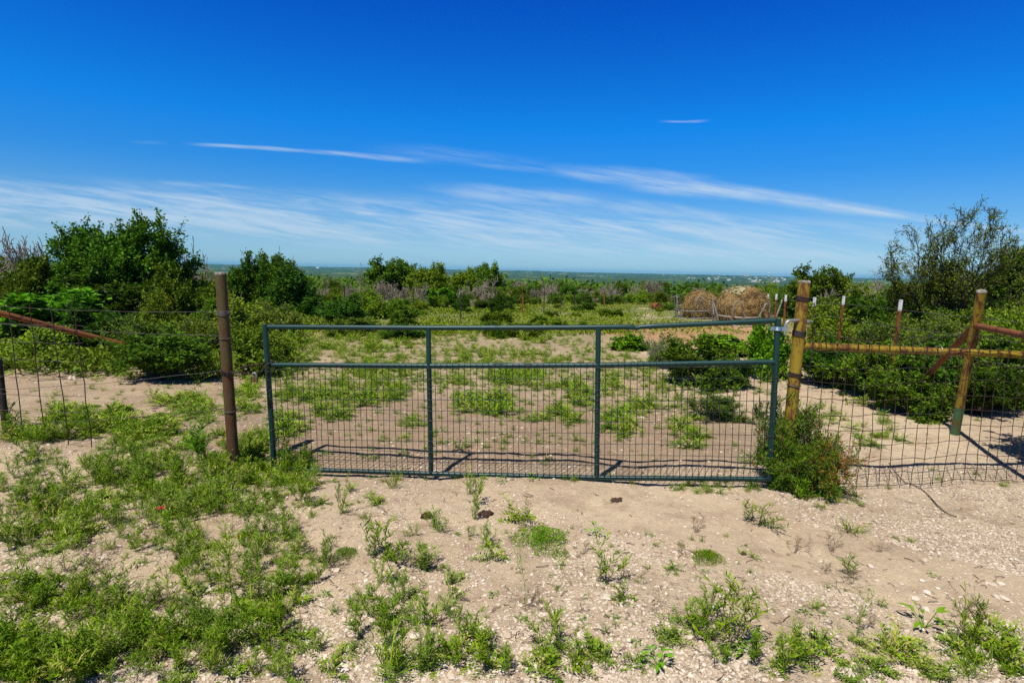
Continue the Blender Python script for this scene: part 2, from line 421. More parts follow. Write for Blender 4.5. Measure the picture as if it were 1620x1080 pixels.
def grow(spec, seed):
    """branch skeleton: list of (p, q, ra, rb, level, branch colour)"""
    rs = np.random.default_rng(seed); segs = []
    maxl = spec['levels']
    def br(p, d, L, r, lev, tone):
        n = spec['seg'][lev]
        for k in range(n):
            d = nrm(d + rs.normal(size=3) * spec['wob'][lev] + np.array([0, 0, spec['trop'][lev]]))
            q = p + d * L / n
            if q[2] < .01: q[2] = .01 + rs.random() * .03
            ra = r * (1 - .55 * k / n); rb = r * (1 - .55 * (k + 1) / n)
            segs.append((p, q, ra, rb, lev, tone))
            if lev < maxl and (k + 1) / n >= spec['from'][lev]:
                for _ in range(spec['kids'][lev]):
                    a = spec['ang'][lev] * rs.uniform(.6, 1.35)
                    br(q, rot_about(d, a, rs), L * spec['ratio'][lev] * rs.uniform(.65, 1.2), rb * .62, lev + 1, rs.random())
            p = q
    for s in range(spec['stems']):
        az = (s + rs.uniform(-.35, .35)) * 2 * PI / spec['stems']; po = spec['cone'] * math.sqrt(rs.uniform(.02, 1))
        d = np.array([math.cos(az) * math.sin(po), math.sin(az) * math.sin(po), math.cos(po)])
        b = np.array([math.cos(az), math.sin(az), 0]) * spec.get('foot', .04) * rs.random()
        br(b, d, spec['L'] * rs.uniform(spec.get('even', .72), 1.12) * (1 + spec.get('flat', 0) * math.sin(po)), spec['r'], 0, rs.random())
    return segs

def plant(spec, seed, leaf=None, wmin=0.0, thick=1.0):
    """returns (wood MB, leaf MB) scaled so the plant is 1 high and about 1 wide"""
    segs = grow(spec, seed); rs = np.random.default_rng(seed + 999)
    p = np.array([s[0] for s in segs]); q = np.array([s[1] for s in segs])
    lev = np.array([s[4] for s in segs]); tone = np.array([s[5] for s in segs])
    ra = np.array([s[2] for s in segs]); rb = np.array([s[3] for s in segs])
    H = np.percentile(q[:, 2], 99.7); R = np.percentile(np.hypot(q[:, 0], q[:, 1]), 97)
    sc = np.array([.5 / R, .5 / R, 1 / H]); rsx = (.5 / R + 1 / H) / 2
    p = p * sc; q = q * sc; ra = np.maximum(ra * rsx * thick, wmin); rb = np.maximum(rb * rsx * thick, wmin * .8)
    wd = MB()
    for L in range(spec['levels'] + 1):
        k = lev == L
        prisms(wd, p[k], q[k], ra[k], rb[k], 6 if L == 0 else (4 if L == 1 else 3))
    lf = MB()
    if leaf:
        k = np.where(lev >= leaf['from'])[0]
        idx = np.repeat(k, leaf['n']); N = len(idx)
        u = rs.random((N, 1)); P = p[idx] * (1 - u) + q[idx] * u + rs.normal(size=(N, 3)) * leaf['spread']
        P[:, 2] = np.maximum(P[:, 2], .012)
        D = nrm(q[idx] - p[idx]) * leaf.get('along', .6) + rs.normal(size=(N, 3)) * .6 + np.array([0, 0, leaf.get('lift', .15)])
        sz = leaf['L'] * rs.uniform(.6, 1.3, N)
        tn = np.clip(tone[idx] * .5 + rs.random(N) * .5 if not leaf.get('mix') else rs.random(N), 0, 1)
        if leaf.get('dry'):      # dead tips gather on one flank
            w_ = np.clip((P[:, 0] - .02) * 2.2, 0, 1) * np.exp(-((P[:, 2] - .45) / .28) ** 2) * (tone[idx] > .35)
            tn = np.where(rs.random(N) < w_ * .95, .96, tn * .93)
        leaves(lf, P, D, sz, sz * leaf['asp'], 0, tn, leaf.get('up', .3), rs)
    return wd, lf

SHRUB = dict(levels=2, stems=11, cone=1.25, L=.62, r=.012, seg=[5, 4, 3], wob=[.2, .28, .3], trop=[.10, .08, .05], kids=[2, 2], ang=[.75, .8], ratio=[.5, .5], **{'from': [.35, .3]})
TREE = dict(levels=3, stems=9, cone=1.15, L=.75, r=.035, seg=[5, 4, 3, 3], wob=[.16, .22, .28, .3], trop=[.05, .07, .06, .03], kids=[2, 2, 2], ang=[.7, .7, .8], ratio=[.55, .55, .55], flat=.35, **{'from': [.4, .35, .3]})
DEAD = dict(levels=2, stems=8, cone=1.05, L=.7, r=.014, seg=[5, 4, 3], wob=[.2, .25, .3], trop=[.08, .05, .02], kids=[2, 2], ang=[.7, .75], ratio=[.55, .5], **{'from': [.3, .3]})
SPARSE = dict(levels=4, stems=9, cone=1.0, L=.8, r=.03, seg=[6, 5, 4, 3, 2], wob=[.1, .14, .18, .22, .25], trop=[.06, .06, .05, .04, .02], kids=[1, 2, 1, 2], ang=[.55, .5, .55, .6], ratio=[.6, .55, .5, .5], flat=.55, **{'from': [.3, .3, .3, .3]})
CONE = dict(levels=1, stems=16, cone=.55, L=.9, r=.01, seg=[6, 3], wob=[.12, .3], trop=[.1, .2], kids=[3], ang=[.7], ratio=[.35], **{'from': [.15]})
GATEB = dict(levels=3, stems=22, cone=1.3, L=.6, r=.012, even=.5, seg=[5, 4, 3, 2], wob=[.24, .3, .34, .3], trop=[.12, .1, .08, .05], kids=[2, 2, 1], ang=[.6, .65, .7], ratio=[.5, .5, .5], **{'from': [.3, .3, .3]})

TP = {}
def template(key, spec, seed, leafmat, woodmat, leaf, wmin=.003, thick=1.0):
    wd, lf = plant(spec, seed, leaf, wmin, thick)
    TP[key] = (wd, lf, MAT[woodmat], MAT[leafmat] if leafmat else None)
fine = dict(n=9, L=.045, asp=.55, spread=.022, **{'from': 1})
coarse = dict(n=11, L=.047, asp=.6, spread=.04, **{'from': 1})
template('dense_a', SHRUB, 1, 'brush', 'bark', fine); template('dense_b', SHRUB, 2, 'dark', 'twig', fine)
template('olive_fine', SHRUB, 3, 'olive', 'twig', dict(n=7, L=.04, asp=.45, spread=.025, **{'from': 1}))
template('yellow_fine', SHRUB, 4, 'yellowgreen', 'twig', dict(n=6, L=.042, asp=.55, spread=.03, **{'from': 1}))
template('bright_fine', SHRUB, 5, 'bright', 'stem', dict(n=5, L=.075, asp=.8, spread=.03, up=.8, **{'from': 1}))
template('grey_fine', SHRUB, 6, 'grey', 'deadwood', dict(n=3, L=.035, asp=.5, spread=.02, **{'from': 1}), .004)
template('dense_c', SHRUB, 9, 'dark', 'bark', fine)
template('conical', CONE, 7, 'dark', 'bark', dict(n=12, L=.06, asp=.45, spread=.02, **{'from': 0}))
far_keys = []
for s_, (lm, wm) in enumerate([('brush', 'bark'), ('olive', 'twig'), ('dark', 'bark'), ('yellowgreen', 'twig'), ('brush', 'twig'), ('olive', 'bark')]):
    template('far_%d' % s_, SHRUB, 20 + s_, lm, wm, coarse, .005); far_keys.append('far_%d' % s_)
TREEA = dict(TREE, stems=15, cone=1.25, flat=.1, even=.82)
template('tree_a', TREEA, 41, 'mesquite', 'bark', dict(n=7, L=.027, asp=.6, spread=.014, **{'from': 2}), .0025)
template('tree_b', TREE, 42, 'brush', 'bark', dict(n=4, L=.05, asp=.6, spread=.022, **{'from': 2}), .003)
template('tree_c', TREE, 43, 'yellowgreen', 'bark', dict(n=4, L=.05, asp=.6, spread=.022, **{'from': 2}), .003)
template('open_tree', SPARSE, 44, 'mesquite', 'bark', dict(n=2, L=.03, asp=.6, spread=.012, **{'from': 3}), .0022)
template('sparse', SPARSE, 45, 'olive', 'bark', dict(n=2, L=.015, asp=.5, spread=.010, **{'from': 4}), .0016)
template('dead_a', DEAD, 51, None, 'deadwood', None, .0085); template('dead_b', DEAD, 52, None, 'deadwood', None, .0085)
template('dead_c', dict(DEAD, cone=.5, stems=5), 53, None, 'deadwood', None, .011)
template('dead_d', dict(DEAD, cone=.6, stems=4), 54, None, 'twig', None, .010)
template('gate_bush', GATEB, 61, 'gatebush', 'drystick', dict(n=5, L=.05, asp=.2, spread=.016, along=1.1, mix=True, dry=True, **{'from': 2}), .0022)

MESH = {}
def parts_mesh(key, names):
    k = (key, names)
    if k not in MESH:
        wd, lf, wm, lm = TP[key]
        MESH[k] = (wd.mesh(names[0], [wm]), lf.mesh(names[1], [lm]) if lm else None)
    return MESH[k]
def joined_mesh(key, nm):
    k = (key, 'joined')
    if k not in MESH:
        wd, lf, wm, lm = TP[key]
        mb = MB(); mb.merge(wd)
        if lm: mb.merge(lf, 1)
        MESH[k] = mb.mesh(nm, [wm] + ([lm] if lm else []))
    return MESH[k]

def put(key, name, label, cat, px, top, wpx, Y, names=('stems', 'foliage'), group=None, depth=1.0, rz=None, sink=.02):
    """a plant of its own, its crown px wide, its top at the height seen at distance Y"""
    b = at(px, 470, Y); x = b[0]; z = float(gz(x, Y)) - sink
    h = at(px, top, Y)[2] - z; w = wpx * Y / F
    o = thing(name, label, cat, (x, Y, z), group, random.uniform(0, 6.28) if rz is None else rz)
    o.scale = (w, w * depth, h)
    wm, lm = parts_mesh(key, names)
    a = bpy.data.objects.new(names[0], wm); C.objects.link(a); a.parent = o
    if lm:
        a = bpy.data.objects.new(names[1], lm); C.objects.link(a); a.parent = o
    return o

TC = ('trunk', 'crown')
G1 = 'shrubs along the left fence'
put('tree_a', 'mesquite_tree', 'big spreading dark green mesquite tree, the largest tree left of the gate', 'tree', 187, 350, 196, 17, TC, rz=.6)
put('dense_b', 'shrub', 'dark green bush filling in under the big mesquite tree', 'shrub', 160, 432, 190, 15.6)
put('tree_b', 'mesquite_tree', 'low bushy mesquite tree at the left picture edge beside the big one', 'tree', 55, 410, 95, 17.5, TC)
put('dense_a', 'shrub', 'mid green shrub hugging the right foot of the big mesquite', 'shrub', 262, 420, 90, 16.5)
put('bright_fine', 'vine_thicket', 'low bright broadleaf thicket below the big mesquite at the left edge', 'shrub', 60, 462, 180, 13)
put('yellow_fine', 'shrub', 'small bright yellow green shrub in front of the big mesquite trunk', 'shrub', 238, 460, 70, 12.8)
put('dense_b', 'shrub', 'dark rounded shrub behind the slanting rusty pipe', 'shrub', 128, 482, 145, 10.8)
put('yellow_fine', 'shrub', 'yellow green grassy shrub behind the left mesh fence', 'shrub', 55, 515, 150, 9.9)
put('olive_fine', 'shrub', 'olive shrub between the rusty pipe end and the left gate post', 'shrub', 225, 500, 110, 9.9)
put('dense_c', 'shrub', 'dense green shrub hiding the lower end of the rusty pipe', 'shrub', 250, 520, 160, 8.9)
put('olive_fine', 'shrub', 'ragged olive shrub just left of the post holding the chain', 'shrub', 318, 495, 95, 10.8)
put('yellow_fine', 'shrub', 'tall yellow green scrub behind the left gate post', 'shrub', 375, 470, 130, 12)
put('olive_fine', 'shrub', 'olive scrub behind the chained end of the gate', 'shrub', 430, 480, 110, 13)
put('dense_a', 'shrub', 'green bush low behind the top rail near the chain', 'shrub', 405, 522, 100, 9.5)
put('open_tree', 'mesquite_tree', 'open crooked small mesquite with bare limbs above the left gate post', 'tree', 400, 402, 90, 20, TC)
put('dense_b', 'shrub', 'dark dome shaped bush right of the crooked small mesquite', 'shrub', 455, 424, 125, 19)
put('tree_b', 'shrub', 'bushy crown behind the dark dome shaped bush', 'shrub', 440, 408, 95, 23, TC)
put('dense_b', 'shrub', 'dark shrub on the meadow edge above the gate left end', 'shrub', 552, 468, 92, 16.5)
put('dense_a', 'shrub', 'dark green low shrub beside the meadow right of the darkest one', 'shrub', 632, 474, 58, 18)
put('yellow_fine', 'shrub', 'sunlit yellow green shrub between two dark meadow edge shrubs', 'shrub', 592, 455, 80, 21)
put('conical', 'shrub', 'narrow dark conical bush standing alone on the meadow edge', 'shrub', 786, 464, 32, 21.5)
put('tree_b', 'tree', 'dark twin crowned tree on the skyline left of centre', 'tree', 623, 412, 74, 45, TC)
put('tree_c', 'tree', 'round bright green tree on the skyline right of the dark twin crowned one', 'tree', 675, 419, 70, 42, TC)
put('tree_b', 'tree', 'small dark green tree on the skyline above the bent dead tree', 'tree', 768, 419, 50, 55, TC)
put('tree_c', 'tree', 'pale feathery tree on the skyline above the middle of the gate', 'tree', 733, 426, 48, 48, TC)
put('bright_fine', 'shrub', 'bright leafy green shrub beyond the far wire fence', 'shrub', 690, 456, 60, 30)

# behind the right half of the gate and the right fence
put('grey_fine', 'shrub', 'greyish half bare shrub behind the gate right section', 'shrub', 1048, 531, 75, 11)
put('dense_a', 'shrub', 'large leafy green shrub behind the gate middle rail', 'shrub', 1110, 536, 128, 9.3)
put('dense_a', 'shrub', 'dark shrub adjoining the large one near the hinge post', 'shrub', 1165, 565, 90, 9.1)
put('olive_fine', 'shrub', 'small leaved round shrub low behind the gate mesh near the hinge end', 'shrub', 1148, 622, 98, 7.1)
put('bright_fine', 'squash_vine', 'bright broad leaved vine patch on orange dirt behind the gate', 'vine', 1150, 530, 95, 13.2)
put('bright_fine', 'squash_vine', 'small broad leaved vine patch left of the grey shrub', 'vine', 1000, 530, 60, 13.5)
put('bright_fine', 'squash_vine', 'bright leafy vine climbing behind the gate hinge', 'vine', 1222, 512, 65, 10)
put('yellow_fine', 'shrub', 'yellow green shrub right of the rusty yellow hinge post', 'shrub', 1325, 480, 130, 12.5)
put('olive_fine', 'shrub', 'olive shrub among the white tipped posts', 'shrub', 1415, 500, 130, 11)
put('dense_c', 'shrub', 'green shrub under the yellow rail beside the hinge post', 'shrub', 1310, 535, 120, 9.5)
put('dense_a', 'shrub', 'dense leafy shrub behind the yellow rail middle', 'shrub', 1405, 545, 150, 8.6)
put('dense_b', 'shrub', 'dark shrub behind the foot of the leaning pipe post', 'shrub', 1500, 535, 135, 8.2)
put('dense_a', 'shrub', 'low shrub spilling over the bare strip behind the mesh fence', 'shrub', 1452, 590, 130, 7.5)
put('dense_a', 'shrub', 'big leafy shrub at the right picture edge behind the mesh', 'shrub', 1600, 530, 170, 8.3)
put('dense_c', 'shrub', 'shrub at the right edge just behind the leaning pipe post', 'shrub', 1570, 575, 120, 7.6)
put('yellow_fine', 'shrub', 'sunlit shrub right of the leaning pipe post top', 'shrub', 1590, 490, 120, 11.5)
put('olive_fine', 'shrub', 'sunlit olive shrub left of the leaning pipe post top', 'shrub', 1490, 492, 120, 12)
put('sparse', 'huisache_tree', 'thinly leaved grey branched tree, the tallest on the right', 'tree', 1490, 334, 205, 16.5, TC, rz=1.1)
put('tree_b', 'tree', 'dark bushy tree behind the leaning pipe post at the right edge', 'tree', 1600, 400, 120, 19, TC)
put('tree_b', 'tree', 'dark bushy tree just right of the hinge post top', 'tree', 1300, 426, 85, 27, TC)
put('dense_b', 'shrub', 'dark thicket shrub under the thin grey tree', 'shrub', 1400, 458, 140, 19)
put('dense_b', 'shrub', 'dark thicket shrub behind the thin grey tree trunk', 'shrub', 1535, 462, 150, 18.5)
put('dense_c', 'shrub', 'green shrub between the hinge post and the thin grey tree', 'shrub', 1345, 462, 110, 17)
put('dense_b', 'shrub', 'tall shrub out at the far right edge past the fence', 'shrub', 1720, 480, 240, 8.6)
put('dense_a', 'shrub', 'tall shrub growing beyond the right picture edge beside the gravel', 'shrub', 1810, 395, 300, 5.0)
put('gate_bush', 'gate_shrub', 'bushy green shrub with orange dead tips growing over the gate hinge foot', 'shrub', 1281, 637, 160, 4.70, depth=.6, rz=-.3)

# skyline dead trees that stand out
for px, top, w, Y, key, lab in [
        (768, 437, 50, 34, 'dead_b', 'bent grey dead tree arching over the far fence'),
        (733, 445, 26, 33, 'dead_c', 'forked grey dead tree left of the arching one'),
        (435, 393, 24, 26, 'dead_d', 'tall bare twiggy tree poking above the dome shaped bush'),
        (464, 405, 12, 30, 'dead_c', 'thin bare sapling on the skyline right of the dome shaped bush'),
        (45, 372, 70, 22, 'dead_a', 'bare grey branched tree on the skyline at the left edge'),
        (15, 385, 60, 24, 'dead_b', 'bare twiggy tree in the upper left picture edge thicket'),
        (292, 378, 40, 20, 'dead_d', 'bare twig fan right of the big mesquite crown'),
        (318, 402, 30, 24, 'dead_c', 'pale dead stem left of the left gate post top'),
        (334, 410, 22, 25, 'dead_d', 'whitish dead snag beside the left gate post top'),
        (571, 416, 10, 60, 'dead_c', 'tiny dead spike on the skyline left of the twin crowned tree'),
        (1150, 462, 30, 60, 'dead_c', 'faint bare tree behind the hay bales')]:
    put(key, 'dead_tree', lab, 'dead tree', px, top, w, Y, ('limbs', 'x'))

# the thicket: every bush its own object
def far_put(key, name, label, cat, group, x, y, w, h):
    o = bpy.data.objects.new(name, joined_mesh(key, name)); C.objects.link(o)
    o.location = (x, y, float(gz(x, y)) - .04); o.scale = (w, w * random.uniform(.8, 1.2), h); o.rotation_euler = (0, 0, random.uniform(0, 6.28))
    return tag(o, label, cat, group)
def px_of(x, y, z):
    d = np.array([x, y, z]) - CAM; k = np.dot(d, fwd); return 810 + F * np.dot(d, rgt) / k, 540 - F * np.dot(d, upv) / k
def top_limit(px):
    """highest picture row the thicket reaches there"""
    return np.interp(px, [-200, 0, 60, 300, 345, 420, 500, 560, 600, 700, 800, 1000, 1200, 1260, 1350, 1500, 1700], [398, 405, 413, 422, 430, 430, 434, 442, 441, 440, 441, 442, 446, 442, 445, 445, 430])
def edge(px):
    """distance at which the thicket begins there"""
    return np.interp(px, [-300, 300, 420, 500, 600, 700, 780, 850, 1000, 1060, 1200, 1260, 1350, 1700], [15, 17, 17, 20, 22, 27, 29, 34, 40, 44, 38, 24, 17, 14])
LAB = {0: 'leafy green bush in the thicket beyond the meadow', 1: 'olive bush in the thicket beyond the meadow', 2: 'dark green bush in the thicket beyond the meadow',
       3: 'yellow green bush in the thicket beyond the meadow', 4: 'green twiggy bush in the thicket beyond the meadow', 5: 'brownish olive bush in the thicket beyond the meadow'}
made = 0
rs = np.random.default_rng(5)
spots = []
for row, (f0, n) in enumerate([(1.0, 60), (1.18, 58), (1.42, 54), (1.8, 48), (2.4, 42)]):
    for k in range(n):
        px = -120 + (k + rs.uniform(.1, .9)) * 1860 / n
        Y = edge(px) * f0 * rs.uniform(.95, 1.1)
        spots.append((px, Y, row))
for px, Y, row in spots:
    x = at(px, 470, Y)[0]
    g = float(gz(x, Y))
    lim = at(px, top_limit(px) + abs(rs.normal()) * 7 + (4 - row) * rs.uniform(1, 5.5), Y)[2] - g
    h = min(max(lim, .55), 3.4)
    if row == 0: h = min(h, rs.uniform(.5, 1.15))
    if row == 1: h = min(h, rs.uniform(.8, 1.7))
    w = max(h * rs.uniform(1.0, 1.5), Y * 30 / F * rs.uniform(.8, 1.3))
    dead = rs.random() < (.6 if 470 < px < 1010 and row in (1, 2, 3) else .13)
    if dead and row > 0:
        k = 'dead_a' if rs.random() < .5 else 'dead_b'
        far_put(k, 'dead_shrub', 'leafless grey dead shrub in the thicket beyond the meadow', 'dead shrub', 'dead shrubs in the thicket', x, Y, w * .95, h * 1.15)
    else:
        k = int(rs.choice([0, 1, 2, 3, 4, 5], p=[.22, .22, .1, .2, .13, .13]))
        far_put(far_keys[k], 'thicket_bush', LAB[k], 'bush', 'bushes of the thicket, ' + LAB[k].split(' bush')[0], x, Y, w, h)
    made += 1

# low bushes strewn over the meadow
for k in range(34):
    px = rs.uniform(500, 1075); Y = rs.uniform(13, 36) if px > 640 else rs.uniform(12, 20)
    if 975 < px and Y < 22: continue
    x = at(px, 470, Y)[0]; h = rs.uniform(.16, .5); kk = int(rs.choice([0, 1, 2, 3], p=[.3, .25, .25, .2]))
    col_ = {0: 'leafy green', 1: 'olive', 2: 'dark green', 3: 'yellow green'}[kk]
    far_put(far_keys[kk], 'low_bush', 'knee high %s bush dotted over the grassy meadow' % col_, 'bush', 'low %s bushes on the meadow' % col_, x, Y, h * rs.uniform(1.5, 3.0), h)
# far woods: beyond the thicket it reads as one mass
wm = MB(); N = 2600
aa = rs.uniform(-.86, .86, N); dd = np.exp(rs.uniform(math.log(95), math.log(900), N))
fx = np.sin(aa) * dd; fy = np.cos(aa) * dd
for x, y, d in zip(fx, fy, dd):
    if y < 70: continue
    g = float(gz(x, y)) if d < 240 else hill_z(x, y) - .2
    hh = rs.uniform(1.6, 3.4) * (1 + d / 1200); ww = hh * rs.uniform(1.2, 2.2) * (1 + d / 600)
    n = 46
    u = rs.normal(size=(n, 3)); u = nrm(u) * (rs.random((n, 1)) ** .35); u[:, 2] = np.abs(u[:, 2])
    P = np.array([x, y, g]) + u * [ww * .5, ww * .5, hh * .9]
    sz = rs.uniform(.25, .5, n) * hh * .5 * (1 + d / 900)
    leaves(wm, P, rs.normal(size=(n, 3)) + u, sz, sz * .7, 0, np.clip(rs.random() * .6 + rs.random(n) * .4, 0, 1), .5, rs)
tag(wm.obj('far_woods', [MAT['brush']]), 'distant low green brush rolling away to the valley', 'woods', None, 'stuff')

# ------------------------------------------------------------------ gate
GA = at(428, 700, 5.12); GB = at(1222, 700, 4.66)
GA[2] = GB[2] = 0
def gp(px, py): return on_plane(px, py, GA, GB)
gdir = nrm((GB - GA)); gn = np.array([gdir[1], -gdir[0], 0])        # towards the camera
base = gp(1222, 770)
gate = thing('field_gate', 'wide dark green tubular steel gate with welded mesh, chained shut', 'gate', base)
def gpart(name, pts, r, n=14, mat='gate'):
    mb = MB(); tube(mb, pts, r, n); return mb.obj(name, MAT[mat], gate, base)
def dense(pts, k=8):
    out = []
    for a, b in zip(pts[:-1], pts[1:]): out += [a + (b - a) * i / k for i in range(k)]
    return np.array(out + [pts[-1]])
PR = .0215
top = [gp(x, y) for x, y in ((424, 517), (677, 518.5), (900, 518), (985, 517), (1002, 517.5), (1007, 519), (1013, 517), (1040, 515.5), (1130, 511.5), (1226, 507))]
rad = np.array([PR] * 4 + [PR * .95, PR * .82, PR * .92] + [PR] * 3)
mb = MB(); tube(mb, top, rad, 14); gpart_top = mb.obj('top_rail', MAT['gate'], gate, base)
gpart('middle_rail', dense([gp(428, 577), gp(680, 578.5), gp(946, 577.5), gp(1225, 572.5)]), PR)
gpart('bottom_rail', dense([gp(434, 741), gp(682, 749), gp(944, 755.5), gp(1217, 757.5)]), PR)
UP = [((419, 513), (434.5, 744)), ((677.5, 519), (682, 748)), ((946.5, 518), (944, 755)), ((1231, 504), (1217, 760))]
for k, (a, b) in enumerate(UP):
    gpart('upright', dense([gp(*a), gp(*b)], 6), PR * (1.1 if k in (0, 3) else 1.02))
mesh = MB()
# welded mesh sits on the camera side of the uprights
bl, br_, tl, tr_ = gp(436, 741), gp(1216, 757.5), gp(428, 579), gp(1224, 574.5)
wlen = np.linalg.norm(br_ - bl); nv = int(wlen / .0508)
for k in range(nv + 1):
    u = k / nv; a = bl + (br_ - bl) * u - [0, 0, .012]; b = tl + (tr_ - tl) * u + [0, 0, .012]
    j = rng.normal() * .003; o = gn * (PR + .004)
    pts = [a + o, a + (b - a) * .33 + o + gdir * j, a + (b - a) * .66 + o - gdir * j, b + o]
    tube(mesh, pts, .0027, 5)
nh = 10
for k in range(nh + 1):
    w = (k + .1) / (nh + .35); a = bl + (tl - bl) * w; b = br_ + (tr_ - br_) * w; o = gn * (PR + .0085)
    pts = [a + (b - a) * i / 12 + o + np.array([0, 0, rng.normal() * .003]) for i in range(13)]
    tube(mesh, pts, .0024, 5)
mesh.obj('mesh_panel', MAT['gatewire'], gate, base)
ties = MB()
for (a, b) in UP:
    for k in range(7):
        w = .12 + k * .125; c = gp(a[0] + (b[0] - a[0]) * (.27 + .73 * w), a[1] + (b[1] - a[1]) * (.27 + .73 * w))
        th = np.linspace(0, 2 * PI, 13)[:-1]; R2 = PR * 1.12 + .003
        tube(ties, [c + gdir * math.cos(q) * R2 + gn * math.sin(q) * R2 for q in th], .002, 4, closed=True)
ties.obj('wire_tie', MAT['wire'], gate, base)['kind'] = 'stuff'
# hinge strap round the right upright
hc = gp(1230, 520); st = MB(); th = np.linspace(0, 2 * PI, 25)[:-1]
R2 = PR * 1.1 + .004
for dz in (-.010, 0, .010):
    tube(st, [hc + np.array([0, 0, dz]) + gdir * math.cos(q) * R2 + gn * math.sin(q) * R2 for q in th], .0058, 6, closed=True)
box(st, hc - gdir * (R2 + .012) , .03, .016, .03, np.array([gdir, gn, [0, 0, 1]]))
box(st, hc + gdir * (R2 + .022), .045, .016, .032, np.array([gdir, gn, [0, 0, 1]]))
strap = st.obj('hinge_strap', MAT['hinge'], gate, base)
b2 = MB(); tube(b2, [hc - gdir * (R2 + .012) + gn * .014, hc - gdir * (R2 + .012) + gn * .02], .009, 6)
b2.obj('bolt', MAT['galv'], strap, (0, 0, 0)).location = tuple(-np.array(base))

# ------------------------------------------------------------------ posts
def ring(mb, c, axis, R, r, n=20, wob=.0, seg=6):
    axis = nrm(axis); a = nrm(np.cross(axis, [0, 1, .1])); b = np.cross(axis, a)
    th = np.arange(n) * 2 * PI / n
    tube(mb, [c + (a * math.cos(q) + b * math.sin(q)) * R + axis * wob * math.sin(2 * q + 1) for q in th], r, seg, closed=True)
def pipe_obj(name, a, b, r, mat, parent, off, capm=None, n=18):
    mb = MB(); tube(mb, dense([np.array(a), np.array(b)], 10), r, n); return mb.obj(name, MAT[mat], parent, off)

# left post
PT = at(349, 434, 5.0); PB = at(371, 748, 5.0); PB[2] = min(PB[2], float(gz(PB[0], 5.0)) - .02)
lp = thing('gate_post', 'round rusty olive steel post with wire bands and a chain, left of the gate', 'post', (PB[0], PB[1], 0))
LB = (PB[0], PB[1], 0)
pipe_obj('post_body', PB, PT, .0455, 'olivepost', lp, LB)
mb = MB(); ax = nrm(PT - PB)
tube(mb, [PT - ax * .004, PT + ax * .008, PT + ax * .016, PT + ax * .019], [.047, .047, .041, .025], 20); mb.obj('cap', MAT['capwhite'], lp, LB)
for py, cnt in ((492, 4), (531, 1), (586, 2), (646, 1)):
    c = PB + (PT - PB) * ((748 - py) / (748 - 434)); mb = MB()
    for k in range(cnt): ring(mb, c + ax * (k - cnt / 2) * .011, ax, .0485, .004, 24, .004)
    if cnt == 4: tube(mb, [c + np.array([.05, -.04, 0]), c + np.array([.075, -.05, .004]), c + np.array([.09, -.04, -.004]), c + np.array([.07, -.05, .012])], .004, 5)
    mb.obj('wire_band', MAT['wire'], lp, LB)

# right post
RT = at(1272.5, 446, 4.74); RB = at(1238, 785, 4.74); RB[2] = float(gz(RB[0], RB[1])) - .02
RL = (RB[0], RB[1], 0); ax = nrm(RT - RB)
rp = thing('gate_post', 'round yellow steel post streaked with rust and holding the gate hinge', 'post', RL)
pipe_obj('post_body', RB, RT, .0465, 'yellow', rp, RL)
mb = MB(); tube(mb, [RT - ax * .008, RT + ax * .004, RT + ax * .012, RT + ax * .014], [.0475, .0475, .041, .025], 22); mb.obj('cap', MAT['capwhite'], rp, RL)
def rpt(py): return RB + (RT - RB) * ((785 - py) / (785 - 446))
for py, cnt, mt in ((471, 3, 'darkwire'), (526, 4, 'darkwire'), (592, 3, 'darkwire'), (610, 1, 'wire')):
    mb = MB()
    for k in range(cnt): ring(mb, rpt(py) + ax * (k - cnt / 2) * .012, ax, .049, .0055, 24, .004)
    mb.obj('wire_band', MAT[mt], rp, RL)
mb = MB(); pb_ = hc + gdir * (R2 + .03)
L0 = pb_ + np.array([0, 0, -.045]); L1 = pb_ + np.array([0, 0, .03]); L2 = pb_ + np.array([.008, 0, .055]); L3 = pb_ + np.array([.03, 0, .068])
end = rpt(506) + np.array([.0, -.01, 0]); 
tube(mb, [L0, pb_, L1, L2, L3, L3 * .5 + end * .5, end], .0105, 10)
jb = mb.obj('hinge_pin', MAT['galv'], rp, RL)
c = rpt(508); mb = MB(); tube(mb, [c + np.array([-.05, -.02, .006]), c + np.array([-.068, -.02, .006])], .017, 6); mb.obj('hinge_nut', MAT['galv'], rp, RL)
mb = MB(); tube(mb, [c + np.array([.044, -.01, 0]), c + np.array([.068, -.01, 0]), c + np.array([.069, -.01, 0]), c + np.array([.093, -.01, 0])], [.016, .016, .008, .008], 6); mb.obj('hinge_nut', MAT['galv'], rp, RL)
# rail running right from the post
FA = RB.copy(); FB = at(1625, 560, 5.02); FA[2] = FB[2] = 0
def fp(px, py): return on_plane(px, py, FA, FB)
fdir = nrm(FB - FA); fn = np.array([fdir[1], -fdir[0], 0])
rail_a, rail_b = fp(1268, 547), fp(1760, 567)
mb = MB(); tube(mb, dense([rail_a, rail_b], 14) + fn * -.01, .031, 16); mb.obj('brace_rail', MAT['yellow'], rp, RL)

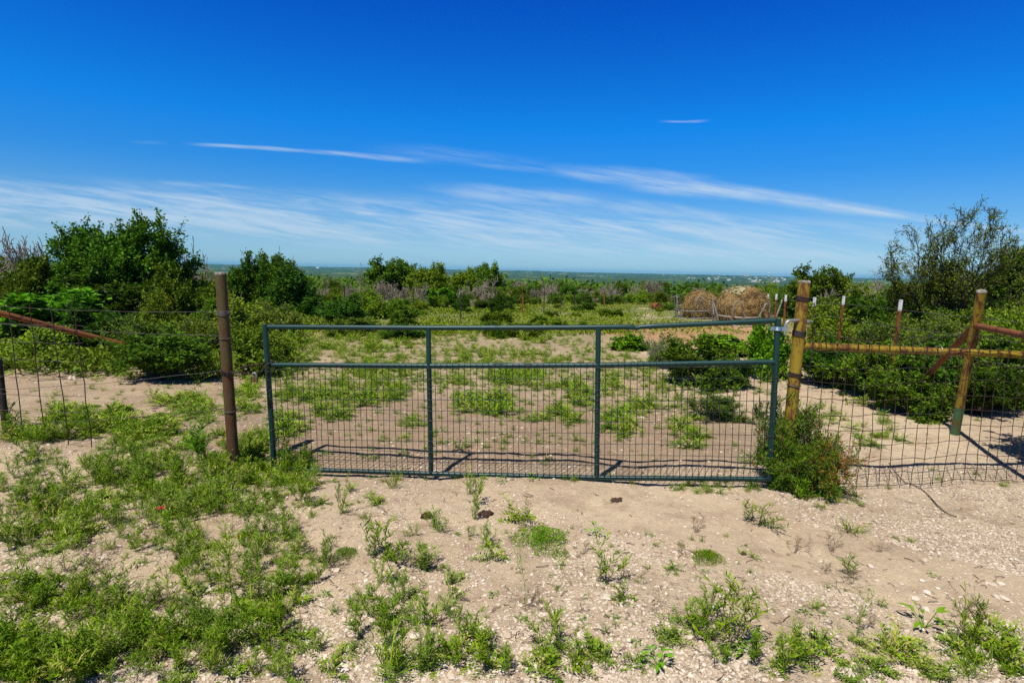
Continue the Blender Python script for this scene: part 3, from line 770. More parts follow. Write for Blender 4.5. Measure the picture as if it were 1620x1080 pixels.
# leaning pipe post
T2 = at(1553, 461, 6.15); B2 = at(1510, 686, 6.55); B2[2] = float(gz(B2[0], B2[1])) - .03
O2 = (B2[0], B2[1], 0); ax = nrm(T2 - B2)
l2 = thing('leaning_post', 'leaning rusty yellow pipe post with a green foot behind the right mesh fence', 'post', O2)
pipe_obj('post_body', B2 + (T2 - B2) * .22, T2, .0455, 'yellow', l2, O2)
pipe_obj('painted_foot', B2, B2 + (T2 - B2) * .222, .0462, 'greenpaint', l2, O2)
mb = MB(); tube(mb, [T2 - ax * .01, T2 + ax * .008, T2 + ax * .018], [.047, .0465, .026], 18); mb.obj('cap', MAT['capwhite'], l2, O2)
J = B2 + (T2 - B2) * ((686 - 510) / (686 - 461))
pipe_obj('cross_rail', J, np.array([4.30, 4.5, J[2] + .0]), .031, 'rust', l2, O2)
db = at(1462, 600, 7.6); db[2] = max(db[2], .1)
pipe_obj('diagonal_brace', J + [0, .02, -.01], db, .034, 'rust', l2, O2)

# post just outside the frame that carries the cross rail and the yellow rail
# ------------------------------------------------------------------ right mesh fence
fb = (FA[0], FA[1], 0)
mf = thing('mesh_fence', 'rusty square wire mesh fence hung on the yellow rail', 'fence', fb)
mb = MB(); total = np.linalg.norm(FB - FA) + .7; nvv = int(total / .102)
hts = [.015, .12, .24, .37, .50, .63, .76, .89, 1.02, 1.15, 1.27]
def fz(u): return np.interp(u, [0, 2.2], [0.0, .0])
for k in range(1, nvv + 1):
    s_ = .03 + k * .102; b0 = FA + fdir * s_; lean = .05 * math.sin(k * .6) * .3 + rng.normal() * .006
    zb = float(gz(b0[0], b0[1])) + .02
    pts = [b0 + fn * .03 + np.array([0, 0, zb + h]) + fdir * (lean * h + rng.normal() * .004) + fn * (rng.normal() * .004 + (.012 if 1.05 < h < 1.25 else 0)) for h in hts]
    pts.append(pts[-1] + np.array([rng.normal() * .01, 0, .05]))
    tube(mb, pts, .0029, 5)
for h in hts:
    pts = []
    for k in range(0, nvv + 1):
        b0 = FA + fdir * (.03 + k * .102); pts.append(b0 + fn * (.033 + rng.normal() * .003) + np.array([0, 0, float(gz(b0[0], b0[1])) + .02 + h + rng.normal() * .006 - .02 * math.sin(k * .35)]))
    tube(mb, pts, .0027, 5)
mb.obj('wire_mesh', MAT['darkwire'], mf, fb)
mb = MB(); ring(mb, fp(1487, 553.5) + fn * -.01, fdir, .034, .003, 14, .004)
mb.obj('tie_wire', MAT['galv'], mf, fb)
# loose black wire lying on the gravel
mb = MB(); pts = [ground(1405 + 9 * k, 742 + 6.5 * k + 5 * math.sin(k * .8)) + [0, 0, .012 + .05 * max(0, 1 - k / 3)] for k in range(13)]
tube(mb, pts, .004, 5); tag(mb.obj('loose_wire', MAT['darkwire']), 'loose dark wire trailing over the gravel in front of the right mesh fence', 'wire')

# ------------------------------------------------------------------ left fence
LA = at(0, 700, 5.75); LBp = PB.copy(); LA[2] = 0; LBp[2] = 0
def lfp(px, py): return on_plane(px, py, LA, LBp)
sp = at(11, 697, 5.85); sp[2] = float(gz(sp[0], sp[1])) - .02; st_ = at(-3, 566, 5.85)
o = thing('fence_post', 'short dark steel post at the left picture edge', 'post', (sp[0], sp[1], 0))
mb = MB(); tube(mb, dense([sp, st_], 5), .032, 10); mb.obj('post_body', MAT['darkwire'], o, (sp[0], sp[1], 0))
mb = MB(); ring(mb, sp + (st_ - sp) * .75, [0, 0, 1], .035, .004); mb.obj('wire_band', MAT['wire'], o, (sp[0], sp[1], 0))
lb = tuple(LA)
lf_ = thing('mesh_fence', 'open wire mesh fence with tall thin stays at the left edge', 'fence', lb)
mb = MB()
for (a, b) in (((-55, 500), (-35, 700)), ((-22, 500), (0, 702)), ((13, 480), (38, 702)), ((47, 480), (73, 706)), ((80, 483), (110, 710)), ((118, 492), (147, 716))):
    A_, B_ = lfp(*a), lfp(*b); B_[2] -= .02
    tube(mb, [A_ + (B_ - A_) * i / 8 + np.array([rng.normal() * .004, 0, 0]) for i in range(9)], .0048, 6)
mb.obj('wire_stay', MAT['darkwire'], lf_, lb)['kind'] = 'stuff'
mb = MB()
for ya, yb, full in ((480, 493, 1), (507, 531, 1), (509, 515, 0), (537, 543, 0), (565, 572, 0), (591, 601, 0), (620, 627, 0), (619, 586, 1), (645, 653, 0), (672, 647, 1), (673, 682, 0), (690, 697, 0)):
    x1 = 352 if full else 132
    A_, B_ = lfp(-60, ya - 2), lfp(x1, yb)
    pts = [A_ + (B_ - A_) * i / 14 + np.array([0, 0, -(.035 if full else .012) * 4 * (i / 14) * (1 - i / 14) + rng.normal() * .003]) for i in range(15)]
    tube(mb, pts, .0022, 5)
mb.obj('wire_strand', MAT['wire'], lf_, lb)['kind'] = 'stuff'
# slanting rusty pipe
a, b = at(-40, 485, 8.0), at(207, 548, 9.3)
mb = MB(); tube(mb, dense([a, b], 8), .04, 12)
o = mb.obj('rusty_pipe', MAT['rust'], None, tuple(b)); tag(o, 'rusty brown pipe slanting down into the shrubs behind the left mesh fence', 'pipe')

# chain and padlock
def chain(pts, link=.03, r=.0042):
    mb = MB(); pts = np.array(pts); seg = np.linalg.norm(np.diff(pts, axis=0), axis=1); cum = np.concatenate([[0], np.cumsum(seg)])
    n = int(cum[-1] / (link * .72))
    for k in range(n):
        s0 = k * link * .72; c = np.array([np.interp(s0, cum, pts[:, i]) for i in range(3)]); c2 = np.array([np.interp(s0 + .01, cum, pts[:, i]) for i in range(3)])
        t_ = nrm(c2 - c); side = nrm(np.cross(t_, [0, 0, 1])); oth = np.cross(t_, side); w = side if k % 2 else oth
        th = np.arange(10) * 2 * PI / 10
        tube(mb, [c + t_ * math.cos(q) * link * .5 + w * math.sin(q) * link * .3 for q in th], r, 5, closed=True)
    return mb
ch = []
c0 = PB + (PT - PB) * ((748 - 584) / (748 - 434))
for q in np.linspace(-.3, 2 * PI - .9, 16): ch.append(c0 + np.array([math.cos(q) * .054, math.sin(q) * .054, -.01 * math.cos(q)]))
ch = ch[::-1]
g0 = gp(427, 573)
path = [c0 + np.array([.06, -.03, 0]), at(392, 590.5, 4.99), at(402, 591, 5.0), at(412, 588, 5.03), at(421, 580, 5.07), g0 + gn * .035 + np.array([0, 0, -.01]), g0 + gdir * .035 + np.array([0, 0, .01]), g0 - gn * .035, g0 - gdir * .035 + gn * .01]
path2 = [g0 - gdir * .035 + gn * .02, at(410, 577, 5.08), at(392, 579, 5.06), c0 + np.array([.058, .035, .02])]
mb = MB()
for pth in (ch, path, path2, [g0 + gn * .036 + np.array([0, 0, -.02 - .03 * k]) + gdir * (.012 * math.sin(k * 1.3)) for k in range(5)]): mb.merge(chain(pth))
tag(mb.obj('chain', MAT['darkwire'], None, tuple(g0)), 'rusty link chain tying the gate to the left post', 'chain')
pc = at(402.5, 599.5, 4.985)
pl = thing('padlock', 'small brass padlock hanging from the chain', 'padlock', pc)
mb = MB(); bx_ = np.array([[-.029, -.012], [.029, -.012], [.029, .012], [-.029, .012]])
for z0, z1, s1, s2 in ((-.024, -.02, .93, 1), (-.02, .016, 1, 1), (.016, .021, 1, .93)):
    vv = np.concatenate([np.c_[bx_ * s1, np.full(4, z0)], np.c_[bx_ * s2, np.full(4, z1)]])
    mb.add(vv, [[0, 1, 5, 4], [1, 2, 6, 5], [2, 3, 7, 6], [3, 0, 4, 7]])
mb.add(np.c_[bx_ * .93, np.full(4, .021)], [[0, 1, 2, 3]]); mb.add(np.c_[bx_ * .93, np.full(4, -.024)], [[3, 2, 1, 0]])
mb.obj('lock_body', MAT['brass'], pl)
mb = MB(); tube(mb, [(-.017, 0, .018), (-.017, 0, .038), (-.013, 0, .05), (0, 0, .056), (.013, 0, .05), (.017, 0, .038), (.017, 0, .018)], .005, 8); mb.obj('shackle', MAT['galv'], pl)

# ------------------------------------------------------------------ steel posts and far wire fence
def steel_post(px, top, Y, label, group, r=.024, tip=True, lean=0.0, mat='rust', tl=.13):
    b = at(px, 470, Y); x = b[0]; g = float(gz(x, Y)); zt = at(px, top, Y)[2]
    o = thing('steel_post', label, 'post', (x, Y, g), group); H = zt - g
    m0 = MB(); z1 = H - (tl if tip else 0)
    # a T section: flange and web
    for w_, t_, dy in ((r * 2, r * .5, -r * .3), (r * .5, r * 1.7, r * .55)):
        box(m0, (lean * .5 * z1, dy, z1 / 2), w_, t_, z1 + .02, np.array([[1, 0, 0], [0, 1, 0], [lean, 0, 1]]))
    m0.obj('shaft', MAT[mat], o)
    if tip:
        m0 = MB()
        for w_, t_, dy in ((r * 2.15, r * .62, -r * .3), (r * .62, r * 1.8, r * .55)):
            box(m0, (lean * (z1 + tl / 2), dy, z1 + tl / 2), w_, t_, tl, np.array([[1, 0, 0], [0, 1, 0], [lean, 0, 1]]))
        m0.obj('painted_tip', MAT['postwhite'], o)
    return np.array([x, Y, g]), H
GW = 'white tipped steel posts right of the gate'
rowp = []
for px, top, Y, ln, lab in ((1421, 474, 8.6, .03, 'rusty steel post with a white tip, nearest the leaning pipe post'),
                       (1331, 468, 10.8, .03, 'rusty steel post with a white tip midway between the gate post and leaning pipe'),
                       (1287, 470, 13.2, .02, 'rusty steel post with a white tip just right of the yellow gate post'),
                       (1243, 466, 17.5, 0, 'white tipped steel post just left of the yellow gate post'),
                       (1228, 464.5, 20, 0, 'white tipped steel post, second left of the yellow gate post'),
                       (1215, 465, 23, 0, 'white tipped steel post, third left of the yellow gate post'),
                       (1207, 465.5, 26, 0, 'white tipped steel post right of the big hay bale')):
    p_, H = steel_post(px, top, Y, lab, GW, .022 if Y < 12 else .03, True, ln, 'rust', .16 if Y < 12 else .2); rowp.append((p_, H))
mb = MB()
o_ = rowp[0][0]
for hf in (.25, .5, .72, .9):
    pts = [rowp[0][0] + np.array([1.2, -2.2, hf * 1.3])] + [p + np.array([0, -.03, H * hf]) for p, H in rowp]
    tube(mb, dense([np.array(p) for p in pts], 3), .0035, 4)
tag(mb.obj('wire_fence', MAT['wire'], None, tuple(o_)), 'thin wire strands strung along the white tipped posts', 'fence')
GF = 'thin steel posts of the far fence'
farp = []
for k, (px, top, bot, mt, lab) in enumerate(((545, 453, 509, 'darkwire', 'thin dark steel post behind the gate left section'),
        (654, 457, 496, 'darkwire', 'thin dark steel post left of the gate second upright, on the meadow edge'),
        (729, 463, 506, 'darkwire', 'thin dark steel post in front of the bent dead tree'),
        (784, 458, 490, 'darkwire', 'thin steel post beside the conical bush'),
        (827, 463, 493, 'rust', 'rusty brown post at the left of the meadow row'),
        (861, 462, 493, 'darkwire', 'thin post right of the rusty brown post'),
        (888, 463, 487, 'darkwire', 'thin post, second right of the rusty brown post'),
        (909, 463, 486, 'darkwire', 'thin post, third right of the rusty brown post'),
        (927, 462, 482, 'darkwire', 'thin post, fourth right of the rusty brown post'),
        (942, 462, 477, 'darkwire', 'thin post just left of the second rusty post'),
        (956, 459, 478, 'rust', 'rusty brown post toward the right end of the meadow row'),
        (967, 460, 477, 'darkwire', 'thin post just right of the second rusty post'))):
    Y = 1.75 * F / (bot - (428 + (px - 810) * .021)); Y = min(Y, 36)
    p_, H = steel_post(px, top, Y, lab, GF, .035 if mt == 'rust' else .022, False, 0, mt); farp.append((p_, H))
mb = MB(); o_ = farp[0][0]
for hf in (.3, .6, .9): tube(mb, dense([p + np.array([0, -.03, H * hf]) for p, H in farp], 2), .004, 4)
tag(mb.obj('wire_fence', MAT['darkwire'], None, tuple(o_)), 'thin wires strung along the far posts at the meadow edge', 'fence')

# ------------------------------------------------------------------ hay
def hay_bale(c, R, Wd, Hh, rz, label, seed):
    rs = np.random.default_rng(seed)
    o = thing('hay_bale', label, 'hay bale', c, None, rz)
    mb = MB(); nt_, nr, na_ = 40, 8, 22
    # a slumped drum lying on its side: axis along local Y
    def pt(a, yy, k=1.0):
        x = math.cos(a) * R * k; z = math.sin(a)
        z = (z * (1.0 if z > 0 else .85)) * k
        zz = max(0.0, (z * .57 + .43)) * Hh
        flare = 1 + .35 * max(0, (.35 - zz / Hh))
        return np.array([x * flare, yy * (1 + .12 * max(0, .4 - zz / Hh)), zz])
    def disp(p):
        n = nrm(p - np.array([0, 0, Hh * .4]))
        d = .16 * vnoise(p[0] * 2.3 + seed, p[2] * 2.3 + p[1], seed) + .10 * vnoise(p[0] * 6 + p[1] * 5, p[2] * 6, seed + 1) + .05 * vnoise(p[0] * 15 + p[1] * 9, p[2] * 15, seed + 2)
        return p + n * d
    G = []
    for j in range(na_ + 1):
        yy = (j / na_ - .5) * Wd; G.append([disp(pt(2 * PI * i / nt_, yy)) for i in range(nt_)])
    V = np.array(G).reshape(-1, 3); ii = np.arange(na_)[:, None] * nt_; jj = np.arange(nt_)[None]
    mb.add(V, np.stack([ii + jj, ii + (jj + 1) % nt_, ii + nt_ + (jj + 1) % nt_, ii + nt_ + jj], -1).reshape(-1, 4), smooth=True)
    for sgn in (-1, 1):
        Gc = []
        for k in range(nr + 1):
            kk = 1 - k / nr; bulge = .12 * (1 - kk * kk) * sgn
            Gc.append([disp(pt(2 * PI * i / nt_, sgn * Wd / 2, max(kk, .02))) + np.array([0, bulge, 0]) for i in range(nt_)])
        V = np.array(Gc).reshape(-1, 3); ii = np.arange(nr)[:, None] * nt_
        f = np.stack([ii + jj, ii + (jj + 1) % nt_, ii + nt_ + (jj + 1) % nt_, ii + nt_ + jj], -1).reshape(-1, 4)
        mb.add(V, f if sgn < 0 else f[:, ::-1], smooth=True)
    # hay straws over the whole skin
    V = mb.verts(); N = 9000; P = V[rs.integers(0, len(V), N)] + rs.normal(size=(N, 3)) * .05; P[:, 2] = np.maximum(P[:, 2], .01)
    n = nrm(P - np.array([0, 0, Hh * .4])); D = rs.normal(size=(N, 3)); D = D - n * np.sum(D * n, 1, keepdims=True) * .75
    D[:, 2] -= .35
    sz = rs.uniform(.09, .26, N)
    leaves(mb, P + n * .015, D, sz, .013, 0, rs.random(N), 0, rs)
    ob = mb.obj('hay', MAT['hay'], o)
    return o, disp, pt, ob
def bale_net(o, disp, pt, Wd, a0, a1, y0, y1, name='net_wrap'):
    mb = MB(); na, nb = 26, 10; G = []
    for j in range(nb + 1):
        G.append([disp(pt(a0 + (a1 - a0) * i / na, (y0 + (y1 - y0) * j / nb) * Wd)) * np.array([1.03, 1.03, 1.02]) + np.array([0, 0, .012]) for i in range(na + 1)])
    V = np.array(G).reshape(-1, 3); ii = np.arange(nb)[:, None] * (na + 1); jj = np.arange(na)[None]
    keep = rng.random((nb, na)) > .42
    f = np.stack([ii + jj, ii + jj + 1, ii + jj + na + 2, ii + jj + na + 1], -1)[keep]
    mb.add(V, f, smooth=True); mb.obj(name, MAT['net'], o)
cR = at(1176, 470, 22.3); cR = (cR[0], 22.3, float(gz(cR[0], 22.3)) - .02)
cL = at(1109, 470, 25.6); cL = (cL[0], 25.6, float(gz(cL[0], 25.6)) - .02)
o, dsp, ptf, _ = hay_bale(cR, .70, 1.25, 1.36, .35, 'big slumped round hay bale with pale net wrap draped over it', 3)
bale_net(o, dsp, ptf, 1.25, .3 * PI, .75 * PI, -.3, .5); bale_net(o, dsp, ptf, 1.25, .0, .4 * PI, -.49, -.4)
o, dsp, ptf, _ = hay_bale(cL, .52, .95, 1.16, .25, 'smaller tan round hay bale, left of the big one', 8)
bale_net(o, dsp, ptf, 1.0, .55 * PI, .95 * PI, -.49, -.41)

def feeder(c, R, label, rot, squash=.9, mat='feeder', nh_=7, lift=0.0):
    o = thing('hay_feeder', label, 'feeder', c, 'steel ring feeders round the hay bales', rot)
    def P(a, z, k=1.0): return np.array([math.cos(a) * R * k, math.sin(a) * R * squash * k, z])
    def part_ring(nm, z, k, r):
        mb = MB(); tube(mb, [P(a, z + .02 * math.sin(3 * a), k) for a in np.arange(36) * 2 * PI / 36], r, 7, closed=True); mb.obj(nm, MAT[mat], o)
    part_ring('base_ring', .05, .98, .03); part_ring('middle_ring', .36, 1.0, .03)
    for k in range(nh_):
        a = k * 2 * PI / nh_ + .1 * math.sin(k * 5); w = .21; mb = MB(); top_ = .92 + .06 * math.sin(k * 2.3)
        pts = [P(a - w, .05, .98), P(a - w * .92, .36, 1.01)]
        for q in np.linspace(0, 1, 9):
            an = PI * (1 - q); pts.append(P(a + w * .42 * math.cos(an), top_ - .12 + .13 * math.sin(an), 1.12))
        pts += [P(a + w * .92, .36, 1.01), P(a + w, .05, .98)]
        tube(mb, pts, .025, 7); mb.obj('hoop', MAT[mat], o)
    return o
feeder((cR[0] + .02, cR[1] - .1, cR[2] + .02), 1.22, 'pale steel ring hay feeder with bent hoops round the big bale', .55)
feeder((cL[0] - .1, cL[1] - .1, cL[2] + .02), 1.02, 'weathered steel ring hay feeder round the smaller left bale', .2, .9, 'feeddark', 6)
# rusty drum
p = at(1038, 478, 33); z = float(gz(p[0], 33))
o = thing('rusty_drum', 'small round rusty red drum lying at the far edge of the meadow', 'drum', (p[0], 33, z), None, .25)
mb = MB(); tube(mb, [(0, -.3, .19), (0, -.29, .19), (0, -.1, .19), (0, -.09, .19), (0, .1, .19), (0, .3, .19)], [.18, .195, .19, .198, .19, .19], 18); mb.obj('drum_body', MAT['rust'], o)
mb = MB(); ring(mb, np.array([0, -.3, .19]), [0, 1, 0], .185, .014); mb.obj('rim', MAT['rust'], o)

# ------------------------------------------------------------------ far town
def building(px, py, r, w, h, d, label, roof='houseroof', group='white buildings of the far town'):
    dr = ray(px, py); k = r / math.hypot(dr[0], dr[1]); x, y = dr[0] * k, dr[1] * k; z = CAMZ + dr[2] * k
    o = thing('house', label, 'building', (x, y, z - h * .7), group, rng.uniform(-.4, .4))
    mb = MB(); box(mb, (0, 0, h / 2), w, d, h); mb.obj('wall', MAT['housewall'], o)
    mb = MB(); a = w * .53; b = d * .54
    mb.add([(-a, -b, h), (a, -b, h), (a, b, h), (-a, b, h), (-a, 0, h * 1.45), (a, 0, h * 1.45)], [[0, 1, 5, 4], [2, 3, 4, 5]]); mb.add([(-a, -b, h), (-a, b, h), (-a, 0, h * 1.45), (a, -b, h), (a, b, h), (a, 0, h * 1.45)], [[0, 2, 1], [3, 4, 5]])
    mb.obj('roof', MAT[roof], o)
rb_ = np.random.default_rng(31)
for k in range(46):
    px = rb_.uniform(1085, 1245) if k < 38 else rb_.uniform(905, 1090); py = 428 + (px - 810) * .021 + rb_.uniform(2.5, 9)
    building(px, py, 6800 - (py - 434) * 330, rb_.uniform(6, 15), rb_.uniform(4, 6), 9, 'tiny white building of the far town below the ridge')
building(503, 423.5, 6500, 34, 10, 16, 'lone white building on the far ridge left of the skyline trees', group=None)
building(1180, 436, 7800, 60, 13, 24, 'widest pale building on the ridge top above the big hay bale', 'redroof', None)
dr = ray(1216, 437); k = 8600 / math.hypot(dr[0], dr[1]); x, y, z = dr[0] * k, dr[1] * k, -3.0
o = thing('water_tower', 'tiny white water tower on the far ridge above the hay bales', 'water tower', (x, y, z))
mb = MB(); tube(mb, [(0, 0, 0), (0, 0, 5), (0, 0, 32)], [7, 4, 4], 12); mb.obj('column', MAT['housewall'], o)
mb = MB(); tube(mb, [(0, 0, 30 + q * 18) for q in np.linspace(0, 1, 9)], [3 + 9 * math.sin(PI * min(max(q, .06), .94)) for q in np.linspace(0, 1, 9)], 16); mb.obj('tank', MAT['housewall'], o)

# ------------------------------------------------------------------ weeds
def frond(mb, base, az, el, L, n, leaf, rs, mat=0, tone=.5, droop=.8, asp=.38):
    d = np.array([math.cos(az) * math.cos(el), math.sin(az) * math.cos(el), math.sin(el)]); p = base.copy(); P = []; Dd = []; step = L / n
    path = [p.copy()]
    for k in range(n):
        d = nrm(d + np.array([0, 0, -droop / n]) + rs.normal(size=3) * .06); p = p + d * step; p[2] = max(p[2], .006); path.append(p.copy())
        side = nrm(np.cross(d, [0, 0, 1])); s = math.sin(PI * (k + 1.0) / (n + 1.2))
        for sg in (-1, 1):
            P.append(p); Dd.append(side * sg + d * .7 + np.array([0, 0, .25]) + rs.normal(size=3) * .12)
    P = np.array(P); N = len(P); sz = leaf * rs.uniform(.7, 1.25, N) * (.5 + .5 * np.repeat(np.sin(PI * (np.arange(n) + 1.0) / (n + 1.2)), 2))
    leaves(mb, P, np.array(Dd), sz, sz * asp, mat, np.clip(tone + rs.normal(size=N) * .15, 0, .99), .8, rs)
    path = np.array(path); prisms(mb, path[:-1], path[1:], .0013, .001, 3, mat, np.full(n, tone))
def weed_feathery(seed, n=15, L=.2, leaf=.046):
    rs = np.random.default_rng(seed); mb = MB()
    for k in range(n):
        frond(mb, np.array([rs.normal() * .025, rs.normal() * .025, .005]), rs.uniform(0, 2 * PI), rs.uniform(.15, 1.35), L * rs.uniform(.6, 1.15), 6, leaf, rs, 0, rs.uniform(.2, .95), rs.uniform(.5, 1.3))
    return mb
def weed_stalk(seed, stems=4, H=.34, leaf=.055, spread=.5, asp=.15, dens=17):
    rs = np.random.default_rng(seed); mb = MB()
    for s in range(stems):
        az = rs.uniform(0, 2 * PI); el = PI / 2 - abs(rs.normal()) * spread; el = max(el, .25)
        d = np.array([math.cos(az) * math.cos(el), math.sin(az) * math.cos(el), math.sin(el)]); p = np.array([rs.normal() * .02, rs.normal() * .02, 0]); n = dens
        LL = H * rs.uniform(.55, 1.1); path = [p.copy()]; P = []; D = []
        for k in range(n):
            d = nrm(d + rs.normal(size=3) * .07 + np.array([0, 0, .02])); p = p + d * LL / n; path.append(p.copy())
            if k > 1:
                for _ in range(2):
                    a2 = rs.uniform(0, 2 * PI); P.append(p); D.append(np.array([math.cos(a2), math.sin(a2), .55]) + d * .6)
            if k > n * .35 and rs.random() < .28:        # side shoot
                a2 = rs.uniform(0, 2 * PI); dd = nrm(d + np.array([math.cos(a2), math.sin(a2), .2])); pp = p.copy(); sub = [pp.copy()]
                for _ in range(5):
                    dd = nrm(dd + rs.normal(size=3) * .08); pp = pp + dd * LL * .055; sub.append(pp.copy())
                    for _ in range(2): a3 = rs.uniform(0, 2 * PI); P.append(pp); D.append(np.array([math.cos(a3), math.sin(a3), .5]) + dd * .8)
                sub = np.array(sub); prisms(mb, sub[:-1], sub[1:], .0012, .001, 3, 0, np.full(5, .4))
        path = np.array(path); rr_ = np.linspace(.0028, .001, n + 1)
        prisms(mb, path[:-1], path[1:], rr_[:-1], rr_[1:], 4, 0, np.full(n, .45))
        N = len(P); sz = leaf * rs.uniform(.55, 1.25, N); tone = rs.uniform(.2, .8)
        leaves(mb, np.array(P), np.array(D), sz, sz * asp, 0, np.clip(tone + rs.normal(size=N) * .2, 0, .99), .5, rs, bend=.6)
    return mb
def weed_mat(seed, n=3600, H=.05):
    rs = np.random.default_rng(seed); mb = MB(); a = rs.uniform(0, 2 * PI, n); q = rs.random(n) ** .8 * (1 + .25 * np.sin(3 * a + seed) + .14 * np.sin(7 * a))
    P = np.c_[np.cos(a) * q * .15, np.sin(a) * q * .15, H * np.clip(1 - q * q * .9, .04, 1) * rs.uniform(.3, 1.1, n)]
    sz = rs.uniform(.005, .0115, n)
    leaves(mb, P, rs.normal(size=(n, 3)) + np.array([0, 0, .8]), sz, sz * .55, 0, rs.random(n), .6, rs); return mb
def weed_broad(seed, n=13, R=.11, leaf=.075):
    rs = np.random.default_rng(seed); mb = MB()
    for k in range(n):
        az = rs.uniform(0, 2 * PI); q = R * math.sqrt(rs.random()); p = np.array([math.cos(az) * q, math.sin(az) * q, rs.uniform(.03, .10)])
        prisms(mb, np.array([[0, 0, 0.]]), p[None], .002, .0015, 4, 0, np.array([.5]))
        d = nrm(np.array([math.cos(az), math.sin(az), rs.uniform(-.15, .5)])); side = nrm(np.cross(d, [0, 0, 1])); u = np.cross(side, d); L = leaf * rs.uniform(.6, 1.2); W = L * .42
        mid = [p + d * L * t_ - u * L * .12 * t_ * t_ for t_ in (0, .3, .65, 1)]; wd = [0.05, 1, .8, 0]
        V = []
        for c, w_ in zip(mid, wd): V += [c + side * W * w_ * .5 * 1 + u * W * .12 * w_, c, c - side * W * w_ * .5 + u * W * .12 * w_]
        f = []
        for i in range(3):
            b = i * 3; f += [[b, b + 1, b + 4, b + 3], [b + 1, b + 2, b + 5, b + 4]]
        mb.add(V, f, 0, rs.uniform(.1, .95))
    return mb
def weed_grass(seed, n=46, H=.16):
    rs = np.random.default_rng(seed); mb = MB(); a = rs.uniform(0, 2 * PI, n); el = rs.uniform(.5, 1.5, n)
    P = np.c_[rs.normal(size=n) * .02, rs.normal(size=n) * .02, np.zeros(n)]; D = np.c_[np.cos(a) * np.cos(el), np.sin(a) * np.cos(el), np.sin(el)]
    sz = H * rs.uniform(.5, 1.2, n); leaves(mb, P, D, sz, .005, 0, rs.random(n), 0, rs, bend=.9); return mb

WT = {'A': [weed_feathery(100 + k) for k in range(3)], 'B': [weed_stalk(110 + k) for k in range(3)], 'C': [weed_mat(120 + k) for k in range(2)],
      'D': [weed_broad(130 + k) for k in range(2)], 'E': [weed_grass(140 + k) for k in range(2)], 'T': [weed_stalk(150 + k, 1, .45, .05, .18, .13, 22) for k in range(2)],
      'S': [weed_stalk(160 + k, 8, .3, .056, .85, .15, 12) for k in range(2)], 'G': [weed_feathery(170 + k, 17, .17, .036) for k in range(2)],
      'X': [weed_stalk(180 + k, 5, .26, .04, .9, .1, 9) for k in range(2)]}
WM = {'A': 'weed', 'B': 'weed', 'C': 'mat', 'D': 'bright', 'E': 'weed', 'T': 'weed', 'S': 'weedgrey', 'G': 'weedgrey', 'X': 'dryweed'}
WME = {}
def weed(typ, var, px, py, wpx, hpx, label, name='weed', cat='weed', mat=None, rz=None):
    p = ground(px, py); d = p[1]
    k = (typ, var, mat)
    if k not in WME: WME[k] = WT[typ][var].mesh(name, [MAT[mat or WM[typ]]])
    V = WT[typ][var].verts(); w0 = 2 * np.percentile(np.hypot(V[:, 0], V[:, 1]), 96); h0 = np.percentile(V[:, 2], 99)
    o = bpy.data.objects.new(name, WME[k]); C.objects.link(o)
    o.location = (p[0], p[1], p[2] - .004); w = wpx * d / F / w0; h = hpx * d / F / h0
    o.scale = (w, w, h); o.rotation_euler = (0, 0, random.uniform(0, 6.28) if rz is None else rz)
    return tag(o, label, cat)
